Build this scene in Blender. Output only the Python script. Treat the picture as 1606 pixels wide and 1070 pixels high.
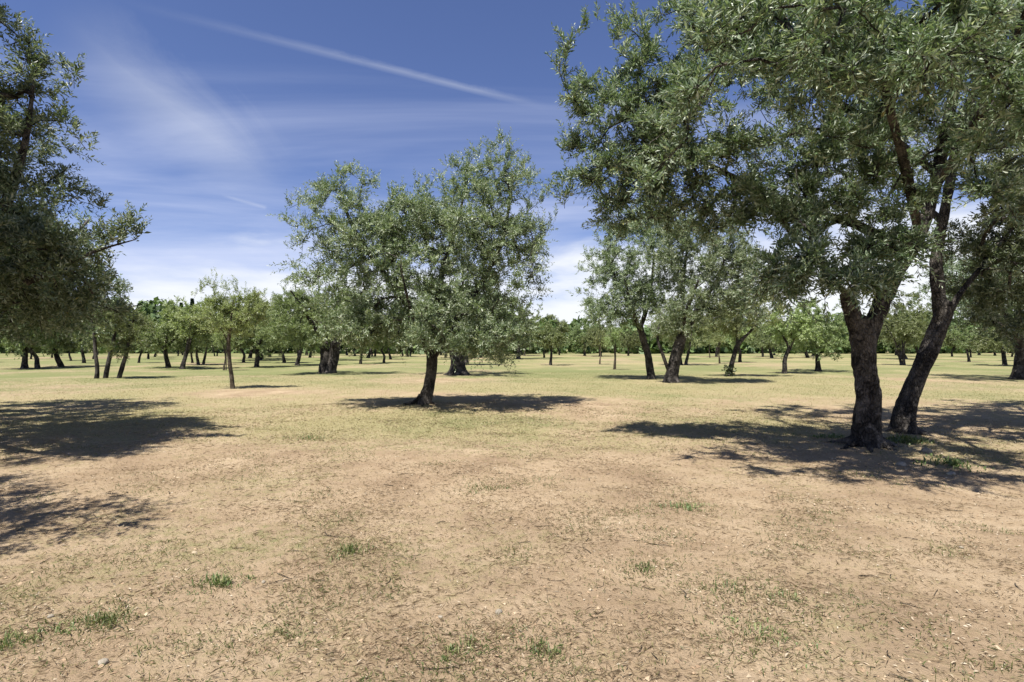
import bpy, math
import numpy as np
from mathutils import Vector

for o in list(bpy.data.objects):
    bpy.data.objects.remove(o)
SC = bpy.context.scene
COL = SC.collection

# ------------------------------------------------------------------ camera
FPX, CX, HY, CAMZ = 697.0, 801.5, 541.0, 1.6      # focal length, centre column and horizon row, in the photograph's pixels
PICW, PICY = 1255.0, 534.5                         # width and centre row of the picture inside the white border, which is left out
cam_d = bpy.data.cameras.new('camera')
cam_d.sensor_width = 36.0
cam_d.lens = 36.0 * FPX / PICW
cam_d.shift_x = 0.0
cam_d.shift_y = (HY - PICY) / PICW
cam_d.clip_start = 0.05
cam_d.clip_end = 9000
cam = bpy.data.objects.new('camera', cam_d)
cam.location = (0, 0, CAMZ)
cam.rotation_euler = (math.radians(90), 0, 0)
COL.objects.link(cam)
SC.camera = cam

# ------------------------------------------------------------------ light
SUN_EL = math.radians(67.0)
SUN_AZ = math.radians(216.0)          # clockwise from +Y: sun behind the camera, to the left
SUN_V = Vector((math.cos(SUN_EL) * math.sin(SUN_AZ), math.cos(SUN_EL) * math.cos(SUN_AZ), math.sin(SUN_EL)))
sun_d = bpy.data.lights.new('sun', 'SUN')
sun_d.energy = 5.0
sun_d.angle = math.radians(0.53)
sun_d.color = (1.0, 0.955, 0.88)
sun = bpy.data.objects.new('sun', sun_d)
sun.rotation_euler = SUN_V.to_track_quat('Z', 'Y').to_euler()
sun.location = (-20, -20, 40)
COL.objects.link(sun)

SC.view_settings.view_transform = 'Standard'
SC.view_settings.look = 'None'
SC.view_settings.gamma = 1.0
SC.view_settings.use_curve_mapping = False
SC.view_settings.exposure = 0.95
SC.render.engine = 'CYCLES'
SC.cycles.max_bounces = 6
SC.cycles.diffuse_bounces = 2
SC.cycles.glossy_bounces = 2
SC.cycles.transmission_bounces = 4
SC.cycles.use_denoising = True


def pix_dir(x, y):
    return Vector(((x - CX) / FPX, 1.0, (HY - y) / FPX)).normalized()


class N:
    """Small wrapper round a node tree."""
    def __init__(self, tree):
        self.t = tree
        tree.nodes.clear()

    def node(self, kind, **kw):
        n = self.t.nodes.new(kind)
        for k, v in kw.items():
            setattr(n, k, v)
        return n

    def link(self, a, b):
        self.t.links.new(a, b)

    def put(self, sock, v):
        if hasattr(v, 'is_output') or hasattr(v, 'links'):
            self.t.links.new(v, sock)
        else:
            sock.default_value = v

    def math(self, op, a, b=None, c=None, clamp=False):
        n = self.node('ShaderNodeMath', operation=op)
        n.use_clamp = clamp
        for i, v in enumerate((a, b, c)):
            if v is not None:
                self.put(n.inputs[i], v)
        return n.outputs[0]

    def vmath(self, op, a, b=None, out=0):
        n = self.node('ShaderNodeVectorMath', operation=op)
        self.put(n.inputs[0], a)
        if b is not None:
            self.put(n.inputs[1], b)
        return n.outputs[out]

    def smooth(self, v, lo, hi, a=0.0, b=1.0):
        n = self.node('ShaderNodeMapRange', interpolation_type='SMOOTHSTEP')
        for i, q in enumerate((v, lo, hi, a, b)):
            self.put(n.inputs[i], q)
        return n.outputs[0]

    def mix(self, f, a, b, blend='MIX'):
        n = self.node('ShaderNodeMix', data_type='RGBA', blend_type=blend)
        self.put(n.inputs[0], f)
        self.put(n.inputs[6], a)
        self.put(n.inputs[7], b)
        return n.outputs[2]

    def noise(self, vec, scale, detail=4.0, rough=0.55, dist=0.0):
        n = self.node('ShaderNodeTexNoise')
        if vec is not None:
            self.link(vec, n.inputs['Vector'])
        n.inputs['Scale'].default_value = scale
        n.inputs['Detail'].default_value = detail
        n.inputs['Roughness'].default_value = rough
        n.inputs['Distortion'].default_value = dist
        return n.outputs['Fac']

    def ramp(self, f, stops):
        n = self.node('ShaderNodeValToRGB')
        el = n.color_ramp.elements
        while len(el) < len(stops):
            el.new(0.5)
        for e, (p, c) in zip(el, stops):
            e.position = p
            e.color = tuple(c) + (1,) if len(c) == 3 else c
        self.link(f, n.inputs[0])
        return n.outputs[0]


def build_world():
    w = bpy.data.worlds.new('World')
    SC.world = w
    w.use_nodes = True
    n = N(w.node_tree)
    sky = n.node('ShaderNodeTexSky', sky_type='NISHITA')
    sky.sun_disc = False
    sky.sun_elevation = SUN_EL
    sky.sun_rotation = SUN_AZ
    sky.altitude = 1500
    sky.air_density = 1.0
    sky.dust_density = 0.25
    sky.ozone_density = 3.2
    tc = n.node('ShaderNodeTexCoord')
    d = n.vmath('NORMALIZE', tc.outputs['Generated'])
    sep = n.node('ShaderNodeSeparateXYZ')
    n.link(d, sep.inputs[0])
    dx, dy, dz = sep.outputs
    # sheet of thin high cloud seen in perspective: direction projected on a plane overhead
    zc = n.math('MAXIMUM', n.math('ADD', dz, 0.06), 0.03)
    comb = n.node('ShaderNodeCombineXYZ')
    n.link(n.math('DIVIDE', dx, zc), comb.inputs[0])
    n.link(n.math('DIVIDE', dy, zc), comb.inputs[1])
    plane = comb.outputs[0]
    mp = n.node('ShaderNodeMapping')
    mp.inputs['Rotation'].default_value = (0, 0, math.radians(-28))
    mp.inputs['Scale'].default_value = (0.35, 1.0, 1)
    mp.inputs['Location'].default_value = (2.4, 0.7, 0)
    n.link(plane, mp.inputs[0])
    veil = n.noise(mp.outputs[0], 0.9, 7, 0.56, 0.5)
    low = n.smooth(dz, 0.52, 0.02)                               # cloud cover thickens towards the horizon
    cov = n.math('ADD', n.math('MULTIPLY', low, 0.68), n.math('MULTIPLY', n.math('SUBTRACT', veil, 0.5), 1.5))
    cov = n.smooth(cov, 0.12, 0.85)
    # low white cloud bank on the horizon
    mp2 = n.node('ShaderNodeMapping')
    mp2.inputs['Scale'].default_value = (1.6, 1.6, 7.0)
    mp2.inputs['Location'].default_value = (0.35, 0.0, 0.1)
    n.link(d, mp2.inputs[0])
    bank = n.noise(mp2.outputs[0], 1.9, 6, 0.55, 0.3)
    top = n.math('ADD', n.math('ADD', 0.125, n.math('MULTIPLY', dx, 0.09)), n.math('MULTIPLY', n.math('SUBTRACT', bank, 0.5), 0.45))
    bankf = n.smooth(n.math('SUBTRACT', top, dz), -0.075, 0.065, 0.0, 0.97)

    # vapour trails: bands along great circles
    def trail(p1, p2, width, seed, t0, t1, amp, soft=1.0, tex=16.0, fade=(.25, .10)):
        a, b = pix_dir(*p1), pix_dir(*p2)
        nn = a.cross(b).normalized()
        along = (b - nn * b.dot(nn) - a * a.dot(b)).normalized()
        off = n.vmath('DOT_PRODUCT', d, tuple(nn), 1)
        u = n.math('ARCTAN2', n.vmath('DOT_PRODUCT', d, tuple(along), 1), n.vmath('DOT_PRODUCT', d, tuple(a), 1))
        L = math.acos(max(-1, min(1, a.dot(b))))
        cmb = n.node('ShaderNodeCombineXYZ')
        n.link(n.math('MULTIPLY', u, 0.35), cmb.inputs[0])
        n.link(off, cmb.inputs[1])
        cmb.inputs[2].default_value = seed
        nz = n.noise(cmb.outputs[0], tex, 8, 0.68, 0.6)
        w = n.math('MULTIPLY', n.math('ADD', 0.5, nz), width)
        offn = n.math('ADD', off, n.math('MULTIPLY', n.math('SUBTRACT', nz, 0.5), width * 0.8))
        core = n.math('SUBTRACT', 1.0, n.math('DIVIDE', n.math('ABSOLUTE', offn), w), clamp=True)
        core = n.math('POWER', core, soft)
        e0 = n.smooth(u, t0 * L - 0.22 * L, t0 * L + fade[0] * L)
        e1 = n.smooth(u, t1 * L, t1 * L - fade[1] * L)
        return n.math('MULTIPLY', n.math('MULTIPLY', core, n.math('MULTIPLY', e0, e1)), n.math('MULTIPLY', n.math('ADD', 0.35, nz), amp))

    t_a = trail((400, 138), (845, 248), 0.0080, 3.1, 0.0, 1.03, 0.26, 1.0, 26.0, (.8, .3))
    t_b = trail((285, 170), (450, 300), 0.075, 9.7, -0.1, 1.6, 0.26, 1.2, 11.0, (.6, .75))
    t_c = trail((445, 355), (500, 371), 0.0045, 5.2, 0.1, 1.05, 0.22)
    sky_c = n.mix(1.0, sky.outputs[0], (1.20, 1.13, 1.38, 1), 'MULTIPLY')
    white = (10.2, 10.5, 11.0, 1)
    c = n.mix(n.math('MULTIPLY', cov, 0.62), sky_c, (8.2, 8.8, 11.0, 1))
    c = n.mix(n.math('MAXIMUM', n.math('MAXIMUM', t_a, t_b), t_c, clamp=True), c, white)
    c = n.mix(bankf, c, white)
    bg = n.node('ShaderNodeBackground')
    bg.inputs['Strength'].default_value = 0.050
    n.link(c, bg.inputs[0])
    out = n.node('ShaderNodeOutputWorld')
    n.link(bg.outputs[0], out.inputs[0])


build_world()

# ------------------------------------------------------------------ numeric helpers
def vnoise(p, seed=0):
    """3-D value noise in 0..1 for an (n,3) array."""
    p = np.asarray(p, float)
    i = np.floor(p).astype(np.int64)
    f = p - i
    f = f * f * (3 - 2 * f)
    def hsh(a, b, c):
        v = (a * 374761393 + b * 668265263 + c * 2147483647 + seed * 1274126177) & 0xffffffff
        v = ((v ^ (v >> 13)) * 1274126177) & 0xffffffff
        v = ((v ^ (v >> 15)) * 2246822519) & 0xffffffff
        return ((v ^ (v >> 16)) & 0xffffff) / float(0xffffff)
    r = 0
    for dx in (0, 1):
        wx = f[:, 0] if dx else 1 - f[:, 0]
        for dy in (0, 1):
            wy = f[:, 1] if dy else 1 - f[:, 1]
            for dz in (0, 1):
                wz = f[:, 2] if dz else 1 - f[:, 2]
                r = r + wx * wy * wz * hsh(i[:, 0] + dx, i[:, 1] + dy, i[:, 2] + dz)
    return r


def fbm(p, octv=4, seed=0):
    p = np.asarray(p, float)
    s, a, t = 0, 1.0, 0
    for k in range(octv):
        s = s + a * vnoise(p * (2 ** k) + 17.3 * k, seed + k)
        t += a
        a *= 0.5
    return s / t


def xy3(x, y, sc, off=0.0):
    return np.stack([np.asarray(x, float) / sc + off, np.asarray(y, float) / sc - off, np.full(np.shape(x), off * 0.37)], 1)


def ss(v, a, b):
    t = np.clip((v - a) / (b - a), 0, 1)
    return t * t * (3 - 2 * t)


def ground_h(x, y):
    x = np.atleast_1d(np.asarray(x, float))
    y = np.atleast_1d(np.asarray(y, float))
    r = np.hypot(x, y)
    k = np.clip(1 - (r - 60) / 90, 0, 1)
    h = 0.16 * (fbm(xy3(x, y, 9.0, 3.3), 2, 5) - 0.5) + 0.07 * (fbm(xy3(x, y, 1.7, 8.1), 3, 11) - 0.5)
    near = np.clip(1 - (r - 14) / 12, 0, 1)
    h = h + near * 0.05 * (fbm(xy3(x, y, 0.42, 2.2), 3, 23) - 0.5)
    u = 0.86 * x - 0.51 * y + 0.5 * (fbm(xy3(x, y, 1.6, 7.7), 2, 29) - 0.5)
    v = 0.51 * x + 0.86 * y
    furrow = fbm(np.stack([v / 0.20, u / 1.1, np.full(x.shape, 4.4)], 1), 2, 37) - 0.5       # raked, broken furrows
    h = h + near * 0.06 * furrow * ss(fbm(xy3(x, y, 2.4, 1.1), 2, 31), .38, .62)
    for (mx, my, mr, mh) in ((5.49, 8.78, .75, .07), (7.03, 10.14, .7, .06), (-2.31, 14.67, .6, .05)):      # soil heaped round the trunks
        h = h + mh * np.exp(-((x - mx) ** 2 + (y - my) ** 2) / mr ** 2)
    return h * k


H0 = float(ground_h(0.0, 0.4)[0])


def gh(x, y):
    return ground_h(x, y) - H0


def cover(x, y):
    """0..1 grass cover of the soil: bare worn soil in the foreground, meadow further off."""
    x = np.asarray(x, float)
    y = np.asarray(y, float)
    r = np.hypot(x, y)
    base = 0.26 + 0.20 * ss(r, 8.5, 11.5) + 0.14 * ss(r, 17, 30) + 0.08 * ss(r, 35, 60)
    base = base - 0.26 * np.exp(-((y - 17.5 + 0.25 * x) / 2.0) ** 2) * ss(-x, -2, 3)      # bare strip beyond the left shadow
    base = base + 0.20 * np.exp(-((x + 0.3) / 3.4) ** 2 - ((y - 11.7) / 1.3) ** 2)        # greener band before the middle tree
    base = base - 0.30 * np.exp(-((y - 7.0 - 0.42 * x) / 0.9) ** 2) * ss(x, -3.5, -1) * ss(x, 4.5, 2)   # worn path
    base = base + 0.14 * ss(-x, 1.5, 4.5) * ss(r, 9, 6)
    n = 0.62 * fbm(xy3(x, y, 3.4, 5.5), 4, 41) + 0.38 * fbm(xy3(x, y, 0.7, 1.5), 3, 61)
    n2 = fbm(xy3(x, y, 8.0, 2.5), 3, 141)
    return np.clip(base + 1.25 * (n - 0.5) + 0.9 * (n2 - 0.5) * ss(r, 10, 22), 0, 1)


def greenness(x, y):
    n = 0.6 * fbm(xy3(x, y, 2.6, 9.5), 3, 77) + 0.4 * fbm(xy3(x, y, 0.5, 4.5), 2, 91)
    x = np.asarray(x, float); y = np.asarray(y, float)
    r = np.hypot(x, y)
    b = 0.16 + 0.36 * ss(r, 14, 34) + 1.0 * (fbm(xy3(x, y, 9.0, 6.5), 3, 151) - 0.5) * ss(r, 10, 22) + 0.32 * np.exp(-((x + 0.3) / 3.6) ** 2 - ((y - 11.9) / 1.6) ** 2) + 0.22 * ss(-x, 9, 20)
    return np.clip(b + 1.4 * (n - 0.5), 0, 1)


def mesh_from(name, V, F, mat, smooth=False, attrs=None, mat_idx=None):
    """V (n,3); F (m,k) with one face size."""
    V = np.ascontiguousarray(V, np.float32)
    F = np.ascontiguousarray(F, np.int32)
    me = bpy.data.meshes.new(name)
    k = F.shape[1]
    me.vertices.add(len(V))
    me.vertices.foreach_set('co', V.ravel())
    me.loops.add(F.size)
    me.loops.foreach_set('vertex_index', F.ravel())
    me.polygons.add(len(F))
    me.polygons.foreach_set('loop_start', np.arange(0, F.size, k, dtype=np.int32))
    me.polygons.foreach_set('use_smooth', np.full(len(F), smooth, dtype=bool))
    for an, av in (attrs or {}).items():
        at = me.attributes.new(an, 'FLOAT', 'POINT')
        at.data.foreach_set('value', np.ascontiguousarray(av, np.float32))
    me.update(calc_edges=True)
    me.validate()
    for m in (mat if isinstance(mat, (list, tuple)) else [mat]):
        me.materials.append(m)
    return me


def obj(name, me, parent=None, loc=(0, 0, 0)):
    o = bpy.data.objects.new(name, me)
    COL.objects.link(o)
    o.location = loc
    if parent is not None:
        o.parent = parent
    return o


def tag(o, label=None, cat=None, group=None, kind=None):
    for k, v in (('label', label), ('category', cat), ('group', group), ('kind', kind)):
        if v:
            o[k] = v
    return o


def empty(name, loc, label, cat, group=None, rz=0.0, scale=1.0):
    o = bpy.data.objects.new(name, None)
    o.empty_display_size = 0.3
    COL.objects.link(o)
    o.location = loc
    o.rotation_euler = (0, 0, rz)
    o.scale = (scale,) * 3
    return tag(o, label, cat, group)


def nrm(v):
    return v / np.maximum(np.linalg.norm(v, axis=-1, keepdims=True), 1e-9)


# ------------------------------------------------------------------ materials
def new_mat(name):
    m = bpy.data.materials.new(name)
    m.use_nodes = True
    n = N(m.node_tree)
    out = n.node('ShaderNodeOutputMaterial')
    return m, n, out


def leaf_material(name, stops, trans=0.28, rough=0.42, tcol=(1.08, 1.2, 0.62)):
    m, n, out = new_mat(name)
    at = n.node('ShaderNodeAttribute', attribute_name='rnd')
    oi = n.node('ShaderNodeObjectInfo')
    col = n.ramp(at.outputs['Fac'], stops)
    hs = n.node('ShaderNodeHueSaturation')
    n.link(n.math('ADD', 0.478, n.math('MULTIPLY', oi.outputs['Random'], 0.04)), hs.inputs['Hue'])
    n.link(n.math('ADD', 0.80, n.math('MULTIPLY', oi.outputs['Random'], 0.40)), hs.inputs['Value'])
    n.link(col, hs.inputs['Color'])
    col = hs.outputs[0]
    p = n.node('ShaderNodeBsdfPrincipled')
    n.link(col, p.inputs['Base Color'])
    p.inputs['Roughness'].default_value = rough
    p.inputs['Specular IOR Level'].default_value = 0.45
    t = n.node('ShaderNodeBsdfTranslucent')
    n.link(n.mix(1.0, col, tcol + (1,), 'MULTIPLY'), t.inputs[0])
    mx = n.node('ShaderNodeMixShader')
    mx.inputs[0].default_value = trans
    n.link(p.outputs[0], mx.inputs[1])
    n.link(t.outputs[0], mx.inputs[2])
    n.link(mx.outputs[0], out.inputs[0])
    return m


OLIVE = [(0.0, (0.050, 0.082, 0.036)), (0.34, (0.106, 0.150, 0.072)), (0.58, (0.185, 0.232, 0.140)),
         (0.78, (0.31, 0.35, 0.255)), (0.95, (0.45, 0.48, 0.39)), (0.975, (0.30, 0.30, 0.09)), (1.0, (0.24, 0.17, 0.07))]
M_OLIVE = leaf_material('olive_leaf', OLIVE)
SILVER = [(0.0, (0.075, 0.120, 0.052)), (0.34, (0.15, 0.205, 0.102)), (0.58, (0.25, 0.305, 0.185)), (0.80, (0.39, 0.435, 0.32)), (0.97, (0.52, 0.555, 0.45)), (1.0, (0.34, 0.33, 0.11))]
M_SILVER = leaf_material('silvery_olive_leaf', SILVER)
PALE = [(0.0, (0.16, 0.21, 0.075)), (0.5, (0.27, 0.32, 0.14)), (0.85, (0.38, 0.42, 0.23)), (1.0, (0.48, 0.50, 0.32))]
M_PALE = leaf_material('young_olive_leaf', PALE, trans=0.32)
FAROLIVE = [(0.0, (0.10, 0.138, 0.052)), (0.5, (0.19, 0.235, 0.10)), (0.85, (0.30, 0.34, 0.18)), (1.0, (0.40, 0.43, 0.28))]
M_FAR = leaf_material('distant_olive_leaf', FAROLIVE, trans=0.3)
WOOD = [(0.0, (0.042, 0.066, 0.022)), (0.6, (0.085, 0.125, 0.036)), (1.0, (0.14, 0.18, 0.06))]
M_WOODLEAF = leaf_material('woodland_leaf', WOOD, trans=0.2, rough=0.6)
PINE = [(0.0, (0.016, 0.032, 0.014)), (1.0, (0.034, 0.058, 0.024))]
M_PINE = leaf_material('conifer_needles', PINE, trans=0.1, rough=0.6)
HERB = [(0.0, (0.065, 0.11, 0.03)), (0.45, (0.115, 0.16, 0.05)), (0.75, (0.20, 0.215, 0.085)), (1.0, (0.38, 0.34, 0.17))]
M_HERB = leaf_material('fresh_green_blade', HERB, trans=0.3, rough=0.5)
IVY = [(0.0, (0.028, 0.045, 0.018)), (1.0, (0.07, 0.09, 0.035))]
M_IVY = leaf_material('ivy_leaf', IVY, trans=0.2)
STRAW = [(0.0, (0.14, 0.105, 0.06)), (0.25, (0.30, 0.235, 0.135)), (0.55, (0.40, 0.325, 0.19)), (0.85, (0.47, 0.40, 0.25)), (1.0, (0.54, 0.48, 0.34))]
M_STRAW = leaf_material('dry_straw', STRAW, trans=0.15, rough=0.6, tcol=(1.0, 0.95, 0.8))
LITTER = [(0.0, (0.09, 0.065, 0.04)), (0.3, (0.20, 0.15, 0.09)), (0.6, (0.33, 0.27, 0.17)), (1.0, (0.52, 0.46, 0.35))]
M_LITTER = leaf_material('fallen_leaf', LITTER, trans=0.05, rough=0.7, tcol=(1.0, 0.9, 0.7))
TURF = [(0.0, (0.095, 0.13, 0.038)), (0.35, (0.165, 0.185, 0.065)), (0.65, (0.28, 0.255, 0.115)), (1.0, (0.43, 0.37, 0.21))]
M_TURF = leaf_material('meadow_blade', TURF, trans=0.25, rough=0.6, tcol=(1.1, 1.1, 0.6))


def bark_material(name, dark, mid, light, scale=1.0):
    m, n, out = new_mat(name)
    tc = n.node('ShaderNodeTexCoord')
    mp = n.node('ShaderNodeMapping')
    mp.inputs['Scale'].default_value = (1, 1, 0.42)
    n.link(tc.outputs['Object'], mp.inputs[0])
    v = mp.outputs[0]
    vor = n.node('ShaderNodeTexVoronoi', feature='DISTANCE_TO_EDGE')
    vor.inputs['Scale'].default_value = 26 * scale
    wob = n.node('ShaderNodeVectorMath', operation='ADD')
    nz = n.node('ShaderNodeTexNoise')
    nz.inputs['Scale'].default_value = 9 * scale
    nz.inputs['Detail'].default_value = 4
    n.link(v, nz.inputs['Vector'])
    sc_ = n.vmath('SCALE', nz.outputs['Color'])
    sc_.node.inputs['Scale'].default_value = 0.10
    n.link(v, wob.inputs[0])
    n.link(sc_, wob.inputs[1])
    n.link(wob.outputs[0], vor.inputs['Vector'])
    crack = n.smooth(vor.outputs['Distance'], 0.0, 0.16)
    big = n.noise(tc.outputs['Object'], 3.2 * scale, 5, 0.6)
    fine = n.noise(tc.outputs['Object'], 60 * scale, 4, 0.65)
    lich = n.smooth(n.noise(tc.outputs['Object'], 7.0 * scale, 5, 0.65, 0.6), 0.53, 0.66)
    c = n.mix(crack, dark + (1,), mid + (1,))
    c = n.mix(n.smooth(big, 0.42, 0.66), c, n.mix(0.55, c, light + (1,)))  # broad pale lichen patches, strengthened to paint in sunlit patches on the bark
    c = n.mix(n.math('MULTIPLY', lich, n.math('ADD', 0.25, n.math('MULTIPLY', fine, 0.7))), c, light + (1,))
    c = n.mix(n.smooth(fine, 0.2, 0.8, 0.0, 0.35), c, n.mix(0.6, c, dark + (1,)))
    p = n.node('ShaderNodeBsdfPrincipled')
    n.link(c, p.inputs['Base Color'])
    p.inputs['Roughness'].default_value = 0.88
    p.inputs['Specular IOR Level'].default_value = 0.2
    hgt = n.math('ADD', n.math('MULTIPLY', crack, 0.7), n.math('MULTIPLY', fine, 0.45))
    b = n.node('ShaderNodeBump')
    b.inputs['Strength'].default_value = 1.0
    b.inputs['Distance'].default_value = 0.04
    n.link(hgt, b.inputs['Height'])
    n.link(b.outputs[0], p.inputs['Normal'])
    n.link(p.outputs[0], out.inputs[0])
    return m


M_BARK = bark_material('olive_bark', (0.011, 0.010, 0.009), (0.047, 0.041, 0.036), (0.23, 0.205, 0.18))
M_BARKY = bark_material('young_bark', (0.06, 0.045, 0.03), (0.13, 0.105, 0.075), (0.24, 0.21, 0.165), 1.6)
M_STAKE = bark_material('weathered_stake', (0.10, 0.075, 0.05), (0.23, 0.18, 0.125), (0.36, 0.31, 0.24), 2.0)


def ground_material():
    m, n, out = new_mat('orchard_soil_and_grass')
    geo = n.node('ShaderNodeNewGeometry')
    pos = geo.outputs['Position']
    cov = n.node('ShaderNodeAttribute', attribute_name='cover').outputs['Fac']
    grn = n.node('ShaderNodeAttribute', attribute_name='green').outputs['Fac']
    n1 = n.noise(pos, 1.1, 6, 0.6)
    n2 = n.noise(pos, 9.0, 6, 0.65)
    n3 = n.noise(pos, 70.0, 4, 0.7)
    n4 = n.noise(pos, 240.0, 3, 0.7)
    soil = n.ramp(n1, [(0.28, (0.25, 0.180, 0.117)), (0.5, (0.335, 0.252, 0.165)), (0.72, (0.425, 0.332, 0.224))])
    soil = n.mix(n.smooth(n2, 0.36, 0.66, 0.0, 0.4), soil, n.mix(1.0, soil, (0.78, 0.72, 0.64, 1), 'MULTIPLY'))
    soil = n.mix(n.smooth(n3, 0.48, 0.72, 0.0, 0.5), soil, n.mix(1.0, soil, (0.52, 0.47, 0.42, 1), 'MULTIPLY'))
    soil = n.mix(n.smooth(n4, 0.56, 0.8, 0.0, 0.5), soil, (0.58, 0.46, 0.33, 1))
    dry = n.ramp(n3, [(0.25, (0.19, 0.162, 0.08)), (0.5, (0.275, 0.24, 0.125)), (0.75, (0.37, 0.325, 0.19))])
    green = n.ramp(n3, [(0.25, (0.085, 0.108, 0.036)), (0.55, (0.155, 0.175, 0.07)), (0.8, (0.23, 0.235, 0.11))])
    turf = n.mix(n.smooth(n.math('ADD', grn, n.math('MULTIPLY', n.math('SUBTRACT', n2, 0.5), 0.9)), 0.15, 0.75, 0.0, 0.85), dry, green)
    cf = n.smooth(n.math('ADD', cov, n.math('ADD', n.math('MULTIPLY', n.math('SUBTRACT', n2, 0.5), 1.1), n.math('MULTIPLY', n.math('SUBTRACT', n3, 0.5), 0.8))), 0.16, 0.66)
    c = n.mix(cf, soil, turf)
    p = n.node('ShaderNodeBsdfPrincipled')
    n.link(c, p.inputs['Base Color'])
    p.inputs['Roughness'].default_value = 0.95
    p.inputs['Specular IOR Level'].default_value = 0.1
    hgt = n.math('ADD', n.math('MULTIPLY', n2, 1.6), n.math('ADD', n.math('MULTIPLY', n3, 0.5), n.math('MULTIPLY', n4, 0.18)))
    b = n.node('ShaderNodeBump')
    b.inputs['Strength'].default_value = 1.0
    b.inputs['Distance'].default_value = 0.03
    n.link(hgt, b.inputs['Height'])
    n.link(b.outputs[0], p.inputs['Normal'])
    n.link(p.outputs[0], out.inputs[0])
    return m


def stone_material():
    m, n, out = new_mat('pale_limestone')
    tc = n.node('ShaderNodeTexCoord')
    f = n.noise(tc.outputs['Object'], 22, 5, 0.6)
    g = n.noise(tc.outputs['Object'], 120, 3, 0.6)
    c = n.ramp(f, [(0.3, (0.17, 0.145, 0.11)), (0.55, (0.28, 0.245, 0.19)), (0.75, (0.40, 0.36, 0.29))])
    c = n.mix(n.smooth(g, 0.5, 0.75, 0.0, 0.5), c, (0.30, 0.25, 0.18, 1))
    p = n.node('ShaderNodeBsdfPrincipled')
    n.link(c, p.inputs['Base Color'])
    p.inputs['Roughness'].default_value = 0.9
    b = n.node('ShaderNodeBump')
    b.inputs['Distance'].default_value = 0.004
    n.link(g, b.inputs['Height'])
    n.link(b.outputs[0], p.inputs['Normal'])
    n.link(p.outputs[0], out.inputs[0])
    return m


def clod_material():
    m, n, out = new_mat('soil_clod')
    at = n.node('ShaderNodeAttribute', attribute_name='rnd')
    c = n.ramp(at.outputs['Fac'], [(0.0, (0.21, 0.14, 0.085)), (0.5, (0.34, 0.24, 0.15)), (0.9, (0.40, 0.31, 0.205)), (1.0, (0.44, 0.36, 0.25))])
    p = n.node('ShaderNodeBsdfPrincipled')
    n.link(c, p.inputs['Base Color'])
    p.inputs['Roughness'].default_value = 0.95
    n.link(p.outputs[0], out.inputs[0])
    return m


M_GROUND = ground_material()
M_STONE = stone_material()
M_CLOD = clod_material()

# ------------------------------------------------------------------ ground
def build_ground():
    front = np.radians(np.arange(-66, 66.01, 0.85))
    back = np.radians(np.linspace(66, 294, 42)[1:-1])
    ang = np.concatenate([front, back])
    r = [0.35]
    while r[-1] < 150:
        r.append(r[-1] * 1.0185)
    r = np.array(r + [190, 260, 400, 700, 1200, 2200, 4000, 7000])
    A, R = np.meshgrid(ang, r)
    x, y = (R * np.sin(A)).ravel(), (R * np.cos(A)).ravel()
    x = np.append(x, 0.0)
    y = np.append(y, 0.0)
    z = gh(x, y)
    na, nr = len(ang), len(r)
    i, j = np.meshgrid(np.arange(nr - 1), np.arange(na), indexing='ij')
    j2 = (j + 1) % na
    F = np.stack([i * na + j, (i + 1) * na + j, (i + 1) * na + j2, i * na + j2], -1).reshape(-1, 4)[:, ::-1]
    k = np.arange(na)
    c = na * nr
    tri = np.stack([np.full(na, c), (k + 1) % na, k, k], 1)     # centre fan, kept as separate tiny faces
    V = np.stack([x, y, z], 1)
    me = mesh_from('ground', V, F, M_GROUND, True, {'cover': cover(x, y), 'green': greenness(x, y)})
    o = obj('ground', me)
    o['kind'] = 'structure'
    return o


build_ground()

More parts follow.
